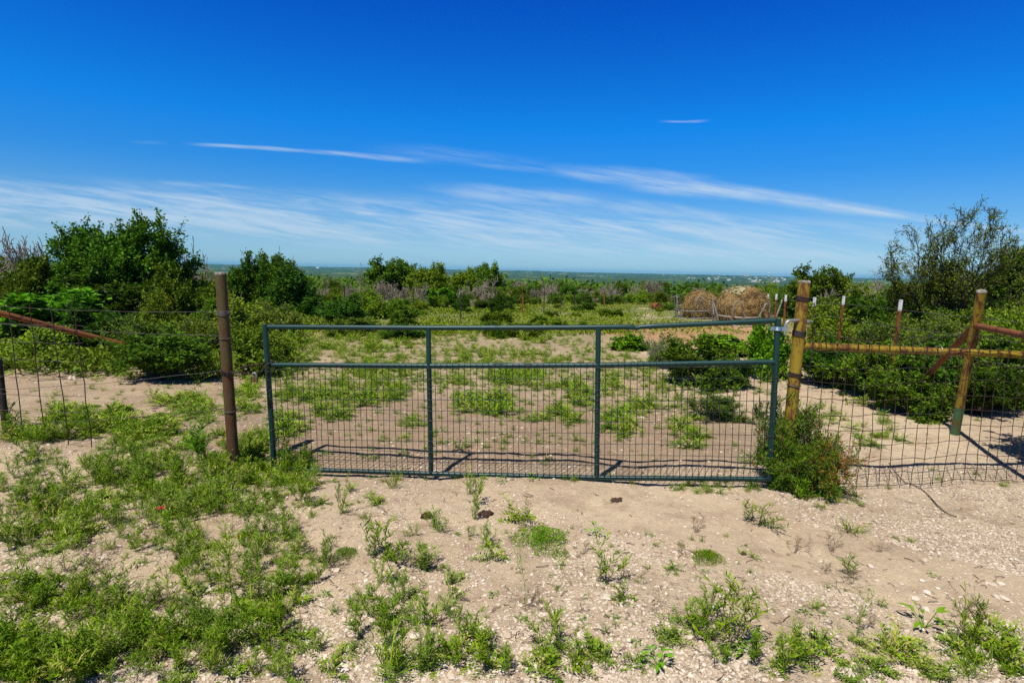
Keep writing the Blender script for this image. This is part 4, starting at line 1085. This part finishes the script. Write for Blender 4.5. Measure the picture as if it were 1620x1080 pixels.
for a in [
    ('C', 0, 858, 856, 112, 20, 'dense bright moss like weed mat, the widest mat on the sandy ground', 'mat_weed'),
    ('G', 0, 828, 824, 82, 40, 'feathery green weed directly behind the widest moss like mat', 'weed', 'weed', 'weed'),
    ('A', 1, 778, 882, 62, 42, 'feathery weed with dark shadow left of the widest moss like mat', 'weed'),
    ('T', 0, 832, 972, 46, 120, 'single tall thin stalk with narrow leaves in front of the widest mat', 'stalk_weed'),
    ('B', 0, 955, 918, 80, 66, 'bushy upright weed with narrow leaf tips right of the tall thin stalk', 'weed'),
    ('G', 1, 985, 950, 60, 36, 'feathery weed spilling from the front of the bushy upright weed', 'weed', 'weed', 'weed'),
    ('D', 0, 943, 848, 34, 24, 'small broad leaved sprig behind the bushy upright weed', 'broadleaf_weed'),
    ('C', 1, 1120, 885, 66, 16, 'oval moss like weed mat on bare sand right of centre', 'mat_weed'),
    ('E', 0, 1345, 842, 62, 26, 'thick grass mat on the gravel right of the gate bush', 'grass_tuft', 'grass'),
    ('S', 0, 1193, 826, 92, 40, 'sprawling grey green weed in front of the gate hinge bush', 'weed'),
    ('S', 1, 1158, 1010, 118, 112, 'tall bushy narrow leaved weed at lower right, biggest there', 'stalk_weed', 'weed', 'weed'),
    ('E', 1, 1290, 963, 36, 24, 'small grass tuft with a dry seed stalk on stony sand', 'grass_tuft', 'grass'),
    ('B', 1, 1342, 910, 34, 36, 'little upright seedling with pointed leaves alone on the sandy track', 'seedling'),
    ('T', 1, 1356, 1003, 36, 84, 'single upright narrow leaved stalk at lower right', 'stalk_weed'),
    ('A', 0, 1298, 1022, 84, 42, 'feathery weed left of the single upright stalk at lower right', 'weed'),
    ('A', 2, 1408, 1036, 92, 62, 'feathery bright weed right of the single upright stalk', 'weed'),
    ('B', 2, 1535, 1036, 66, 108, 'tall pointed leaf weed near the right bottom corner', 'stalk_weed'),
    ('D', 1, 1462, 992, 84, 34, 'trailing vine with round leaves near the right bottom corner', 'vine'),
    ('A', 1, 1580, 1050, 100, 46, 'feathery weed patch in the right bottom corner', 'weed'),
    ('B', 0, 752, 800, 48, 62, 'leafy weed close under the gate bottom rail, left of centre', 'weed'),
    ('E', 0, 622, 772, 44, 38, 'leafy tuft at the gate bottom rail below the second upright', 'grass_tuft', 'grass'),
    ('S', 0, 600, 880, 120, 76, 'large sprawling narrow leaved weed on sand left of centre', 'weed', 'weed', 'weed'),
    ('S', 1, 668, 902, 74, 40, 'low spreading narrow leaved weed right of the large sprawling one', 'weed'),
    ('A', 2, 718, 945, 52, 40, 'drooping dark tufted weed at centre front', 'weed'),
    ('E', 1, 622, 1060, 92, 88, 'thick upright leafy clump at the bottom left of centre', 'weed'),
    ('C', 1, 546, 878, 56, 12, 'pale moss like mat left of the sprawling weeds', 'mat_weed'),
    ('E', 0, 424, 876, 62, 36, 'soft bright grass tuft on the left sand', 'grass_tuft', 'grass'),
    ('A', 0, 862, 1040, 66, 44, 'round feathery weed at the bottom centre', 'weed'),
    ('G', 0, 925, 1062, 70, 42, 'feathery weed at the bottom edge right of centre', 'weed', 'weed', 'weed'),
    ('D', 0, 1042, 1056, 66, 36, 'broad leaved dark weed at the bottom edge between feathery clumps', 'broadleaf_weed'),
    ('B', 1, 775, 1058, 80, 66, 'narrow leaved clump at the bottom centre', 'weed'),
    ('T', 0, 480, 1010, 40, 110, 'tall single stalk among the left front weeds', 'stalk_weed'),
    ('T', 1, 100, 905, 44, 120, 'tall single stalk at the left with whorled leaves', 'stalk_weed'),
    ('D', 1, 727, 712, 40, 24, 'small broad leaved plant behind the gate mesh near the second upright', 'broadleaf_weed'),
    ('G', 1, 1065, 902, 36, 18, 'small grey feathery weed beside the oval mat', 'weed'),
    ('E', 1, 1440, 856, 22, 10, 'tiny grass tuft alone on the right gravel', 'grass_tuft', 'grass'),
    ('A', 1, 1112, 990, 36, 44, 'small feathery weed left of the tall bushy one at lower right', 'weed'),
    ('B', 2, 1270, 790, 40, 36, 'bright little weed at the front foot of the gate hinge bush', 'weed'),
    ('B', 0, 540, 815, 30, 70, 'thin upright weed on sand near the gate left end', 'stalk_weed'),
    ('B', 1, 330, 735, 90, 70, 'leafy weed clump at the foot of the left gate post', 'weed', 'weed', 'bright'),
]:
    weed(*a)

# flowers
def flower(px, py, label, tipc, R=.022, H=.16):
    p = ground(px, py); d = p[1]
    o = thing('flower', label, 'flower', p)
    mb = MB(); tube(mb, [(0, 0, 0), (.006, 0, H * .5), (0, 0, H)], .0018, 5); mb.obj('stem', MAT['stem'], o)
    mb = MB(); a = np.arange(11) * 2 * PI / 11
    leaves(mb, np.tile([0, 0, H], (11, 1)), np.c_[np.cos(a), np.sin(a), np.full(11, .25)], R, R * .55, 0, None, 3, rng); mb.obj('petals', MAT[tipc], o)
    mb = MB(); tube(mb, [(0, 0, H - .002), (0, 0, H + .005), (0, 0, H + .009)], [.009, .008, .003], 8); mb.obj('heart', MAT['flowerheart'], o)
flower(256, 826, 'single red flower in the left weeds', 'petal', .03, .1)
flower(352, 712, 'orange flower beside the foot of the left gate post', 'petaltip', .028, .1)
flower(378, 868, 'little orange flower by the soft grass tuft', 'petaltip', .018, .08)
flower(408, 782, 'tiny dark red flower below the gate left end', 'petal', .018, .08)

# dung and rocks
def lump(name, px, py, w, h, label, cat, mat, seed, rough=.35):
    p = ground(px, py); rs = np.random.default_rng(seed); s = p[1] / F; mb = MB(); nu, nv_ = 18, 9
    V = []
    for i in range(nv_ + 1):
        for j in range(nu):
            th = PI * i / nv_ * .62; a = 2 * PI * j / nu
            k = 1 + rough * (vnoise(math.cos(a) * 1.7 + seed * 3, math.sin(a) * 1.7 + i * .35, seed) + .6 * vnoise(math.cos(a) * 5, math.sin(a) * 5 + i, seed + 1))
            V.append([math.sin(th) * math.cos(a) * w * s * .5 * k, math.sin(th) * math.sin(a) * w * s * .5 * k, (math.cos(th) + .1) * h * s * k])
    ii = np.arange(nv_)[:, None] * nu; jj = np.arange(nu)[None]
    mb.add(V, np.stack([ii + jj, ii + nu + jj, ii + nu + (jj + 1) % nu, ii + (jj + 1) % nu], -1).reshape(-1, 4), 0, rs.uniform(.5, .9), True)
    mb.f[-1] = (mb.f[-1][0], 0, mb.f[-1][2], mat == 'dung')
    o = mb.obj(name, MAT[mat], None, (0, 0, 0)); o.location = (p[0], p[1], p[2] - .008); return tag(o, label, cat)
lump('cow_dung', 674, 817, 20, 8, 'dark brown dung lump on sand below the gate, left one', 'dung', 'dung', 1, .7)
lump('cow_dung', 770, 814, 24, 8, 'dark brown dung lump touching the feathery weed', 'dung', 'dung', 2, .7)
lump('cow_dung', 977, 791, 22, 4, 'flat dry brown dung by the gate third upright', 'dung', 'dung', 3, .9)
lump('cow_dung', 1176, 876, 12, 4, 'tiny brown dung right of the oval mat', 'dung', 'dung', 4, .9)
lump('rock', 161, 887, 18, 11, 'tan angular rock on the bare left sand patch', 'rock', 'stone', 5, .8)
lump('rock', 133, 853, 10, 5, 'small white rock behind the tan angular one', 'rock', 'stone', 6, .8)
lump('rock', 115, 600, 10, 5, 'white rock behind the left mesh fence near the pipe shadow', 'rock', 'stone', 7, .8)
lump('rock', 65, 585, 20, 6, 'flat grey rock under the slanting rusty pipe', 'rock', 'stone', 8, .8)
lump('rock', 1118, 1008, 14, 7, 'pale rock beside the tall bushy weed at lower right', 'rock', 'stone', 9, .9)
lump('rock', 920, 1005, 16, 8, 'pale flat rock in front of the bushy upright weed', 'rock', 'stone', 10, .9)
lump('rock', 1568, 924, 14, 5, 'flat grey rock on the right sandy track', 'rock', 'stone', 11, .9)
lump('rock', 1335, 1064, 40, 10, 'broad pale rock at the bottom edge between weeds', 'rock', 'stone', 12, .8)

# ------------------------------------------------------------------ ground cover (nobody could count it)
def scatter(mb, zones, rs):
    for cx, cy, rx, ry, n, types, s0, s1 in zones:
        a = rs.uniform(0, 2 * PI, n); q = np.sqrt(rs.random(n)); px = cx + np.cos(a) * q * rx; py = np.maximum(cy + np.sin(a) * q * ry, 446)
        P = grounds(px, py); ty = rs.integers(len(types), size=n); vr = rs.integers(6, size=n)
        sc = rs.uniform(s0, s1, n); an = rs.uniform(0, 2 * PI, n); hs = sc * rs.uniform(.7, 1.2, n); dt = rs.normal(size=n) * .1
        for k in range(n):
            t_ = types[ty[k]]; T = WT[t_][vr[k] % len(WT[t_])]; V = T.verts(); p = P[k]
            c, sn = math.cos(an[k]) * sc[k], math.sin(an[k]) * sc[k]
            W_ = np.c_[V[:, 0] * c - V[:, 1] * sn + p[0], V[:, 0] * sn + V[:, 1] * c + p[1], V[:, 2] * hs[k] + p[2] - .004]
            mid = {'weed': 0, 'mat': 1, 'bright': 2, 'weedgrey': 3, 'dryweed': 4}[WM[t_]]; base = mb.n
            mb.v.append(W_); mb.n += len(W_)
            for f, m, r, sm in T.f: mb.f.append((f + base, mid, np.clip(r + dt[k], 0, 1), sm))
rs = np.random.default_rng(77)
W4 = [MAT['weed'], MAT['mat'], MAT['bright'], MAT['weedgrey'], MAT['dryweed']]
Z = [ # left front
    (150, 770, 240, 60, 165, 'AABEGS', .35, .7), (330, 770, 190, 50, 145, 'AABEGBS', .35, .7), (420, 740, 90, 28, 100, 'ABEE', .4, .75), (240, 835, 250, 40, 85, 'ABGES', .3, .6),
    (100, 1010, 230, 80, 120, 'AABGESB', .3, .62), (40, 1060, 120, 40, 46, 'ABBE', .4, .75), (300, 1020, 170, 70, 64, 'ABSEGB', .32, .62), (50, 840, 100, 50, 44, 'AGBE', .35, .65),
    (380, 900, 130, 60, 40, 'BSEG', .35, .65), (500, 930, 100, 50, 17, 'BSEG', .35, .65), (430, 1040, 140, 40, 16, 'ABSG', .35, .65), (540, 800, 60, 30, 14, 'EA', .3, .5),
    (60, 940, 120, 30, 26, 'ABEG', .4, .65), (420, 960, 60, 50, 14, 'BAG', .35, .65), (260, 880, 260, 150, 150, 'GECT', .15, .4), (200, 990, 260, 90, 16, 'TT', .6, 1.0),
    (620, 1020, 70, 60, 11, 'ABG', .4, .7), (740, 1040, 90, 40, 9, 'ABS', .35, .65), (700, 860, 120, 90, 12, 'BSG', .25, .5), (1330, 1030, 110, 40, 7, 'AGA', .35, .65), (1500, 1040, 120, 40, 9, 'AGA', .35, .7), (850, 930, 760, 150, 60, 'X', .25, .6), (250, 900, 280, 170, 40, 'X', .3, .7), (900, 950, 420, 120, 60, 'GEAD', .12, .3),
    (880, 1040, 130, 30, 13, 'AGB', .35, .7), (1180, 1050, 90, 25, 8, 'BDG', .4, .6), (1100, 990, 60, 30, 7, 'BG', .4, .7), (1400, 1055, 130, 25, 7, 'AAG', .4, .7), (1560, 1040, 60, 40, 8, 'AE', .5, .8),
    (1120, 772, 90, 10, 26, 'EGA', .25, .5), (800, 760, 300, 8, 18, 'EGD', .25, .5), (1000, 900, 500, 90, 34, 'GEED', .14, .32), (1200, 960, 420, 60, 20, 'GEDB', .12, .3),
    (640, 960, 130, 80, 12, 'SBG', .3, .6), (1480, 760, 120, 25, 8, 'EG', .2, .4), (1320, 790, 60, 15, 10, 'GE', .2, .45)]
near = MB(); scatter(near, Z, rs)
# sparse cover behind the gate, in the patches seen there
Z2 = [(595, 590, 45, 11, 34, 'AE', .7, 1.2), (533, 617, 30, 14, 26, 'AGE', .6, 1.1), (578, 633, 48, 11, 30, 'AGE', .6, 1.1), (471, 628, 33, 15, 30, 'AGE', .6, 1.1), (526, 652, 33, 14, 24, 'AG', .6, 1.0),
      (457, 673, 22, 22, 24, 'AG', .6, 1.0), (613, 621, 36, 17, 22, 'AE', .6, 1.1), (741, 638, 22, 17, 14, 'AG', .7, 1.2), (779, 638, 28, 20, 24, 'AG', .7, 1.3), (813, 597, 50, 16, 46, 'AEG', .8, 1.4),
      (900, 607, 15, 10, 9, 'AG', .7, 1.2), (917, 628, 22, 22, 18, 'AG', .7, 1.2), (889, 649, 18, 10, 9, 'AG', .6, 1.), (851, 662, 14, 7, 7, 'AG', .5, .9), (907, 669, 14, 7, 6, 'AG', .5, .9),
      (979, 666, 22, 22, 20, 'AG', .6, 1.1), (965, 614, 16, 15, 10, 'AG', .6, 1.1), (723, 604, 15, 7, 7, 'AG', .6, 1.1), (851, 614, 18, 6, 7, 'AE', .5, .9), (651, 666, 16, 10, 8, 'AG', .5, .9),
      (561, 545, 85, 15, 60, 'AEE', .9, 1.5), (734, 525, 110, 8, 60, 'AEE', .9, 1.5), (848, 538, 26, 7, 12, 'AE', .9, 1.4), (758, 562, 26, 7, 10, 'AE', .8, 1.3), (837, 566, 34, 7, 14, 'AE', .8, 1.3), (620, 560, 160, 18, 40, 'AEG', .6, 1.1),
      (1020, 640, 22, 9, 8, 'EA', .6, 1.), (1080, 671, 18, 14, 12, 'AG', .5, .9), (1091, 692, 24, 18, 18, 'AG', .5, .9), (1060, 610, 40, 16, 12, 'EG', .6, 1.), (1000, 560, 50, 20, 16, 'AE', .8, 1.3),
      (107, 660, 32, 15, 18, 'AG', .6, 1.1), (167, 664, 52, 22, 44, 'AGC', .6, 1.1), (237, 675, 46, 18, 34, 'AGC', .6, 1.1), (281, 635, 40, 12, 22, 'AG', .6, 1.1), (315, 653, 30, 20, 18, 'AG', .6, 1.0), (333, 587, 40, 22, 26, 'AEB', .8, 1.3),
      (389, 630, 28, 32, 34, 'AG', .6, 1.1), (400, 700, 30, 18, 22, 'AGE', .5, .9), (290, 700, 120, 14, 40, 'AGE', .5, .9), (60, 690, 100, 12, 40, 'AEB', .5, .9), (80, 575, 100, 16, 40, 'EEA', 1., 1.6), (180, 590, 60, 12, 18, 'AE', .7, 1.1),
      (700, 680, 300, 50, 40, 'GED', .2, .5), (1380, 690, 50, 16, 16, 'EG', .5, .9), (1350, 650, 80, 30, 22, 'EAG', .5, .9), (1490, 665, 60, 10, 12, 'EG', .4, .7), (1000, 720, 220, 22, 20, 'GED', .2, .45), (1110, 590, 160, 50, 46, 'EAB', .7, 1.2),
      (640, 560, 330, 50, 800, 'GAE', .22, .6), (880, 600, 200, 60, 260, 'GAE', .22, .6), (700, 545, 330, 40, 520, 'GAEA', .35, .9), (680, 525, 260, 16, 220, 'GAEA', .6, 1.2), (800, 590, 250, 30, 160, 'GAE', .4, .9), (560, 600, 140, 40, 110, 'GAE', .4, .9), (780, 640, 380, 70, 300, 'GEA', .2, .55), (200, 650, 210, 50, 90, 'GEA', .25, .5), (1030, 600, 90, 60, 60, 'AGE', .5, .9),
      (1230, 570, 30, 40, 18, 'DAB', .8, 1.4), (1180, 515, 60, 14, 16, 'DA', 1., 1.6), (1030, 508, 60, 10, 14, 'A', 1., 1.6), (1340, 600, 60, 24, 20, 'ABE', .7, 1.2), (640, 590, 220, 50, 50, 'GEA', .3, .8)]
scatter(near, Z2, rs)
tag(near.obj('weeds', W4), 'scattered low green weeds over the sandy ground', 'weeds', None, 'stuff')

# meadow grass
mg = MB(); N = 110000
px = rs.uniform(330, 1330, N); py = rs.uniform(455, 530, N)
den = np.where((px > 640) & (py > 466) & (py < 512), .9, .3)
den = np.where((py > 498), den * .5, den); den = np.where(py > 512, .35, den); den = np.where((px > 1000) & (py > 486), .12, den)
pn = vnoise(px * .028, py * .2, 91) + .5 * vnoise(px * .09, py * .5, 92)
wx = grounds(px, py); pn = vnoise(wx[:, 0] * .35, wx[:, 1] * .35, 91) + .7 * vnoise(wx[:, 0] * 1.1, wx[:, 1] * 1.1, 92)
ok = rs.random(N) < den * np.clip(.45 + pn * 1.6, .04, 1)
Pm = grounds(px[ok], py[ok]); n = len(Pm)
for k in range(3):
    sz = rs.uniform(.035, .11, n); leaves(mg, Pm + rs.normal(size=(n, 3)) * [.2, .2, 0] + np.c_[np.zeros(n), np.zeros(n), .005 + .3 * rs.random(n) * np.clip(pn[ok] + .1, 0, 1)], rs.normal(size=(n, 3)) * [.7, .7, .2] + [0, 0, .7], sz, sz * .6, 0, np.clip(.45 + pn[ok] * .6 + rs.normal(size=n) * .2, 0, 1), .4, rs)
tag(mg.obj('meadow_grass', [MAT['meadow']]), 'yellow green meadow grass beyond the gate', 'grass', None, 'stuff')

# understory: low leafy tangle between the shrubs
ug = MB(); N = 30000
reg = rs.random(N) < .55
ux = np.where(reg, rs.uniform(-15, -3.4, N), rs.uniform(4.4, 15, N)); uy = np.where(reg, rs.uniform(8.9, 18, N), rs.uniform(8.0, 18, N))
okk = (vnoise(ux * .7, uy * .7, 61) + .6 * vnoise(ux * 2.3, uy * 2.3, 62) > -.12); okk &= ~((ux > 3) & (ux < 9) & (uy > 11.5)); okk &= ~((ux < 0) & (ux > -3.4 - (uy - 9) * .3) & (uy > 10)); ux, uy = ux[okk], uy[okk]; n = len(ux)
Pu = np.c_[ux, uy, gz(ux, uy)]; hh = .12 + .5 * np.clip(vnoise(ux * .9, uy * .9, 63) + .35, 0, 1); cc = rs.random(n)
for k in range(4):
    sz = rs.uniform(.04, .13, n); leaves(ug, Pu + rs.normal(size=(n, 3)) * [.1, .1, 0] + np.c_[np.zeros(n), np.zeros(n), hh * rs.random(n)], rs.normal(size=(n, 3)) * [.8, .8, .5] + [0, 0, .4], sz, sz * .45, 0, np.clip(cc * .6 + rs.random(n) * .4, 0, 1), .3, rs)
tag(ug.obj('undergrowth', [MAT['olive']]), 'tangled leafy green undergrowth between the shrubs', 'undergrowth', None, 'stuff')

# gravel: stones of many sizes
def stones(n, pxr, pyr, smin, smax, keep, seed):
    rs = np.random.default_rng(seed); px = rs.uniform(*pxr, n); py = rs.uniform(*pyr, n)
    P = grounds(px, py); k = keep(P, px, py, rs); P = P[k]; n = len(P)
    phi = (1 + 5 ** .5) / 2
    ico = nrm(np.array([[-1, phi, 0], [1, phi, 0], [-1, -phi, 0], [1, -phi, 0], [0, -1, phi], [0, 1, phi], [0, -1, -phi], [0, 1, -phi], [phi, 0, -1], [phi, 0, 1], [-phi, 0, -1], [-phi, 0, 1]]))
    icf = np.array([[0, 11, 5], [0, 5, 1], [0, 1, 7], [0, 7, 10], [0, 10, 11], [1, 5, 9], [5, 11, 4], [11, 10, 2], [10, 7, 6], [7, 1, 8], [3, 9, 4], [3, 4, 2], [3, 2, 6], [3, 6, 8], [3, 8, 9], [4, 9, 5], [2, 4, 11], [6, 2, 10], [8, 6, 7], [9, 8, 1]])
    sz = smin * (smax / smin) ** (rs.random(n) ** 2.2)
    V = ico[None] * rs.uniform(.6, 1.25, (n, 12, 1)) * (sz[:, None, None] * np.stack([rs.uniform(.7, 1.4, n), rs.uniform(.7, 1.2, n), rs.uniform(.35, .75, n)], -1)[:, None])
    a = rs.uniform(0, 2 * PI, n); c, s = np.cos(a)[:, None], np.sin(a)[:, None]
    V = np.stack([V[..., 0] * c - V[..., 1] * s, V[..., 0] * s + V[..., 1] * c, V[..., 2]], -1) + P[:, None] + np.array([0, 0, 1]) * (sz * .18)[:, None, None]
    f = (np.arange(n) * 12)[:, None, None] + icf[None]
    return V.reshape(-1, 3), f.reshape(-1, 3), np.repeat(np.clip(rs.normal(.5 if seed != 2 else .25, .27, n), 0, 1), 20)
def keep_near(P, px, py, rs):
    d = np.abs((P[:, 0] - .7) * 1.3 + (P[:, 1] - 4.6) * 1.7) / math.hypot(1.3, 1.7)
    onr = (P[:, 0] > .2)
    g = np.where(onr & (d < .42), .13, .8)
    g = np.where(P[:, 0] <= .2, .5, g); g = np.where((P[:, 1] > 4.4) & (P[:, 0] < 2), .42, g)
    g = np.where((py > 980), np.maximum(g, .6), g); g = np.where((P[:, 0] > 1.6) & (d > .42) & (P[:, 1] > 3.0), 1.35, g)
    cl = vnoise(P[:, 0] * 2.2, P[:, 1] * 2.2, 71) + .5 * vnoise(P[:, 0] * 6, P[:, 1] * 6, 72)
    return rs.random(len(P)) < g * np.clip(.6 + cl * 1.5, .08, 1.5)
sb = MB()
for V, f, r in (stones(190000, (-200, 1820), (735, 1100), .0026, .0125, keep_near, 1), stones(30000, (0, 1640), (545, 760), .005, .02, lambda P, a, b, q: q.random(len(P)) < np.clip(.3 + 1.2 * vnoise(P[:, 0] * 1.3, P[:, 1] * 1.3, 74), .05, 1), 2),
                stones(1500, (100, 1640), (880, 1100), .011, .03, lambda P, a, b, q: q.random(len(P)) < np.where(P[:, 1] < 3.2, .3, .1), 3)):
    sb.add(V, f, 0, r)
tag(sb.obj('gravel', [MAT['stone']]), 'pale limestone gravel strewn over sandy soil', 'gravel', None, 'stuff')
# dry twigs on the ground
tw = MB()
for k in range(330):
    p = ground(rs.uniform(40, 1600), rs.uniform(770, 1075)); a = rs.uniform(0, 2 * PI); L = rs.uniform(.02, .09)
    q = p + np.array([math.cos(a), math.sin(a), 0]) * L; mid_ = (p + q) / 2 + np.array([rs.normal() * .008, rs.normal() * .008, rs.uniform(.004, .015)])
    tube(tw, [p + [0, 0, .006], mid_, q + [0, 0, .006]], rs.uniform(.001, .0025), 4, rnd=.5)
tag(tw.obj('litter', [MAT['drystick']]), 'dry twigs and stems littering the sand', 'litter', None, 'stuff')

# ------------------------------------------------------------------ sky, sun, air
SUN = nrm(np.array([-.27, -.46, 1.0])); elev = math.asin(SUN[2]); azi = math.atan2(SUN[0], SUN[1])
sl = bpy.data.lights.new('sun', 'SUN'); so = bpy.data.objects.new('sun', sl); C.objects.link(so)
sl.energy = 5.0; sl.angle = math.radians(.5); sl.color = (1, .955, .89)
so.rotation_euler = Vector(tuple(SUN)).to_track_quat('Z', 'Y').to_euler(); so.location = (0, 0, 30)
W = bpy.data.worlds.new('World'); S.world = W; W.use_nodes = True; t = NT(W.node_tree)
sky = t.n('ShaderNodeTexSky'); sky.sky_type = 'NISHITA'; sky.sun_disc = False; sky.sun_elevation = elev; sky.sun_rotation = azi
sky.altitude = 300; sky.air_density = 1.0; sky.dust_density = .25; sky.ozone_density = 3.0
gv = t.n('ShaderNodeTexCoord').outputs['Generated']
sp_ = t.n('ShaderNodeSeparateXYZ'); t.inp(sp_, 0, gv)
yy = t.m('MAXIMUM', sp_.outputs[1], .05)
U = t.m('DIVIDE', sp_.outputs[0], yy); Vv = t.m('DIVIDE', sp_.outputs[2], yy)
front = t.rng(sp_.outputs[1], .08, .3)
def uv(px, py): d = ray(px, py); return d[0] / d[1], d[2] / d[1]
comb = t.n('ShaderNodeCombineXYZ'); t.inp(comb, 0, t.m('MULTIPLY', U, 2.2)); t.inp(comb, 1, t.m('MULTIPLY', t.m('ADD', Vv, t.m('MULTIPLY', U, .12)), 18)); t.inp(comb, 2, 0.0)
wisp = t.noise(comb.outputs[0], 1.6, 8, .62, .6)
comb2 = t.n('ShaderNodeCombineXYZ'); t.inp(comb2, 0, t.m('MULTIPLY', U, 7)); t.inp(comb2, 1, t.m('MULTIPLY', t.m('ADD', Vv, t.m('MULTIPLY', U, .13)), 95)); t.inp(comb2, 2, 3.0)
fibre = t.noise(comb2.outputs[0], 1.0, 7, .65, .8)
warp = t.m('MULTIPLY', t.m('SUBTRACT', t.noise(comb.outputs[0], .9, 3), .5), .028)
def streak(p0, p1, w0, w1, amp, soft=.18, k=.6):
    a, b = uv(*p0), uv(*p1); dx, dy = b[0] - a[0], b[1] - a[1]; L = math.hypot(dx, dy); ex, ey = dx / L, dy / L
    du = t.m('SUBTRACT', U, a[0]); dv = t.m('SUBTRACT', t.m('ADD', Vv, warp), a[1])
    s = t.m('DIVIDE', t.m('ADD', t.m('MULTIPLY', du, ex), t.m('MULTIPLY', dv, ey)), L)
    h = t.m('ABSOLUTE', t.m('ADD', t.m('MULTIPLY', du, -ey), t.m('MULTIPLY', dv, ex)))
    wd = t.m('ADD', t.m('MULTIPLY', s, (w1 - w0) / F), w0 / F)
    wd = t.m('MAXIMUM', t.m('MULTIPLY', wd, t.m('ADD', .45, t.m('MULTIPLY', wisp, 1.1))), .0008)
    f = t.rng(t.m('DIVIDE', h, wd), 0, 1.15, 1, 0)
    e = t.m('MULTIPLY', t.rng(s, -.04, soft), t.rng(s, 1.05, 1 - soft, 0, 1))
    tex = t.rng(t.m('ADD', t.m('MULTIPLY', fibre, .7), t.m('MULTIPLY', wisp, .3)), .32, .64, 1 - k, 1)
    return t.m('MULTIPLY', t.m('MULTIPLY', f, e), t.m('MULTIPLY', tex, amp))
ST = [streak((850, 264), (1140, 298), 12, 19, .62, .3, .8), streak((960, 282), (1500, 347), 18, 10, .8, .2, .75), streak((1380, 337), (1700, 372), 7, 9, .5, .3), streak((290, 225), (520, 242), 3, 5, .6, .35, .7), streak((440, 236), (700, 256), 5, 7, .55, .4, .8),
      streak((560, 236), (900, 262), 14, 16, .20, .4, .9), streak((700, 258), (930, 274), 4, 6, .25, .4, .9), streak((230, 287), (425, 302), 6, 4, .4, .35, .8), streak((650, 298), (1010, 324), 14, 20, .5, .35, .85), streak((900, 318), (1240, 360), 19, 11, .55, .35, .8),
      streak((1040, 194), (1125, 191), 3, 2, .4, .4), streak((200, 223), (270, 226), 3, 3, .10, .4)]
cl = ST[0]
for x in ST[1:]: cl = t.m('MAXIMUM', cl, x)
# low cirrus bank over the horizon
vtilt = t.m('ADD', Vv, t.m('MULTIPLY', U, .03))
bank = t.m('MULTIPLY', t.rng(vtilt, .125, .085), t.rng(vtilt, .012, .05))
bank = t.m('MULTIPLY', bank, t.rng(t.m('ADD', t.m('MULTIPLY', wisp, .5), t.m('MULTIPLY', fibre, .5)), .38, .64))
bank = t.m('MULTIPLY', bank, t.rng(U, .95, .3, .25, 1))
cl = t.m('MAXIMUM', cl, t.m('ADD', t.m('MULTIPLY', bank, .62), t.m('MULTIPLY', t.m('MULTIPLY', t.rng(vtilt, .13, .06), t.rng(vtilt, -.002, .05, .3, 1)), .10))); cl = t.m('MULTIPLY', cl, front)
# colour of clear air by height; unseen sky overhead dimmed to darken shadows
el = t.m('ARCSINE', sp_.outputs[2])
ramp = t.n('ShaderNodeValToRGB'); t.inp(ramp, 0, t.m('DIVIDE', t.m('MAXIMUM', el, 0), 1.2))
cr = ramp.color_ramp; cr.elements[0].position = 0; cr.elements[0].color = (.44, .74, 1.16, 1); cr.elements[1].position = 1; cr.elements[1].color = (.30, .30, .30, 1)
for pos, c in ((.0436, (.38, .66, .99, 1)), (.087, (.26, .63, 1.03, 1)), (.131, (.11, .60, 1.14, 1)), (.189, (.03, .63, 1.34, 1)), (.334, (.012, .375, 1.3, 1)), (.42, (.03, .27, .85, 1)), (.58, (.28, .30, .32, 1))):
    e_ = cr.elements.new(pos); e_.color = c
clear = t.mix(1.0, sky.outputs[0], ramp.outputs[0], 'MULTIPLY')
bw = t.n('ShaderNodeRGBToBW'); t.inp(bw, 0, sky.outputs[0])
low = t.m('MULTIPLY', t.rng(Vv, .03, .012), t.m('MULTIPLY', t.rng(t.m('ADD', t.m('MULTIPLY', fibre, .5), t.m('MULTIPLY', wisp, .5)), .48, .62), t.m('MULTIPLY', t.rng(Vv, -.002, .006), front)))
clear = t.mix(t.m('MULTIPLY', low, .25), clear, (2.2, 4.2, 6.2))
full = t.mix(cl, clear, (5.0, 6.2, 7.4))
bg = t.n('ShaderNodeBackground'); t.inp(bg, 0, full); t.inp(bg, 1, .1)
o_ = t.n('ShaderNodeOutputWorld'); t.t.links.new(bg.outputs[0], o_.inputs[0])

m = bpy.data.materials.new('air'); m.use_nodes = True; t = NT(m.node_tree)
pv = t.n('ShaderNodeVolumePrincipled'); t.inp(pv, 'Color', (.16, .62, .95)); t.inp(pv, 'Density', 5.0e-5); t.inp(pv, 'Anisotropy', 0.0)
o_ = t.n('ShaderNodeOutputMaterial'); t.t.links.new(pv.outputs[0], o_.inputs['Volume'])
mb = MB(); box(mb, (0, 0, 0), 36000, 36000, 120)
hz_ = mb.obj('haze', m); hz_.location = (0, 0, 0.0); tag(hz_, kind='stuff')

# ------------------------------------------------------------------ render settings
S.view_settings.view_transform = 'Standard'; S.view_settings.look = 'None'; S.view_settings.exposure = 0.2; S.view_settings.gamma = 1.0
cy = S.cycles
cy.max_bounces = 6; cy.diffuse_bounces = 3; cy.glossy_bounces = 2; cy.transmission_bounces = 3; cy.transparent_max_bounces = 4; cy.volume_bounces = 0
cy.use_denoising = False; cy.caustics_reflective = False; cy.caustics_refractive = False
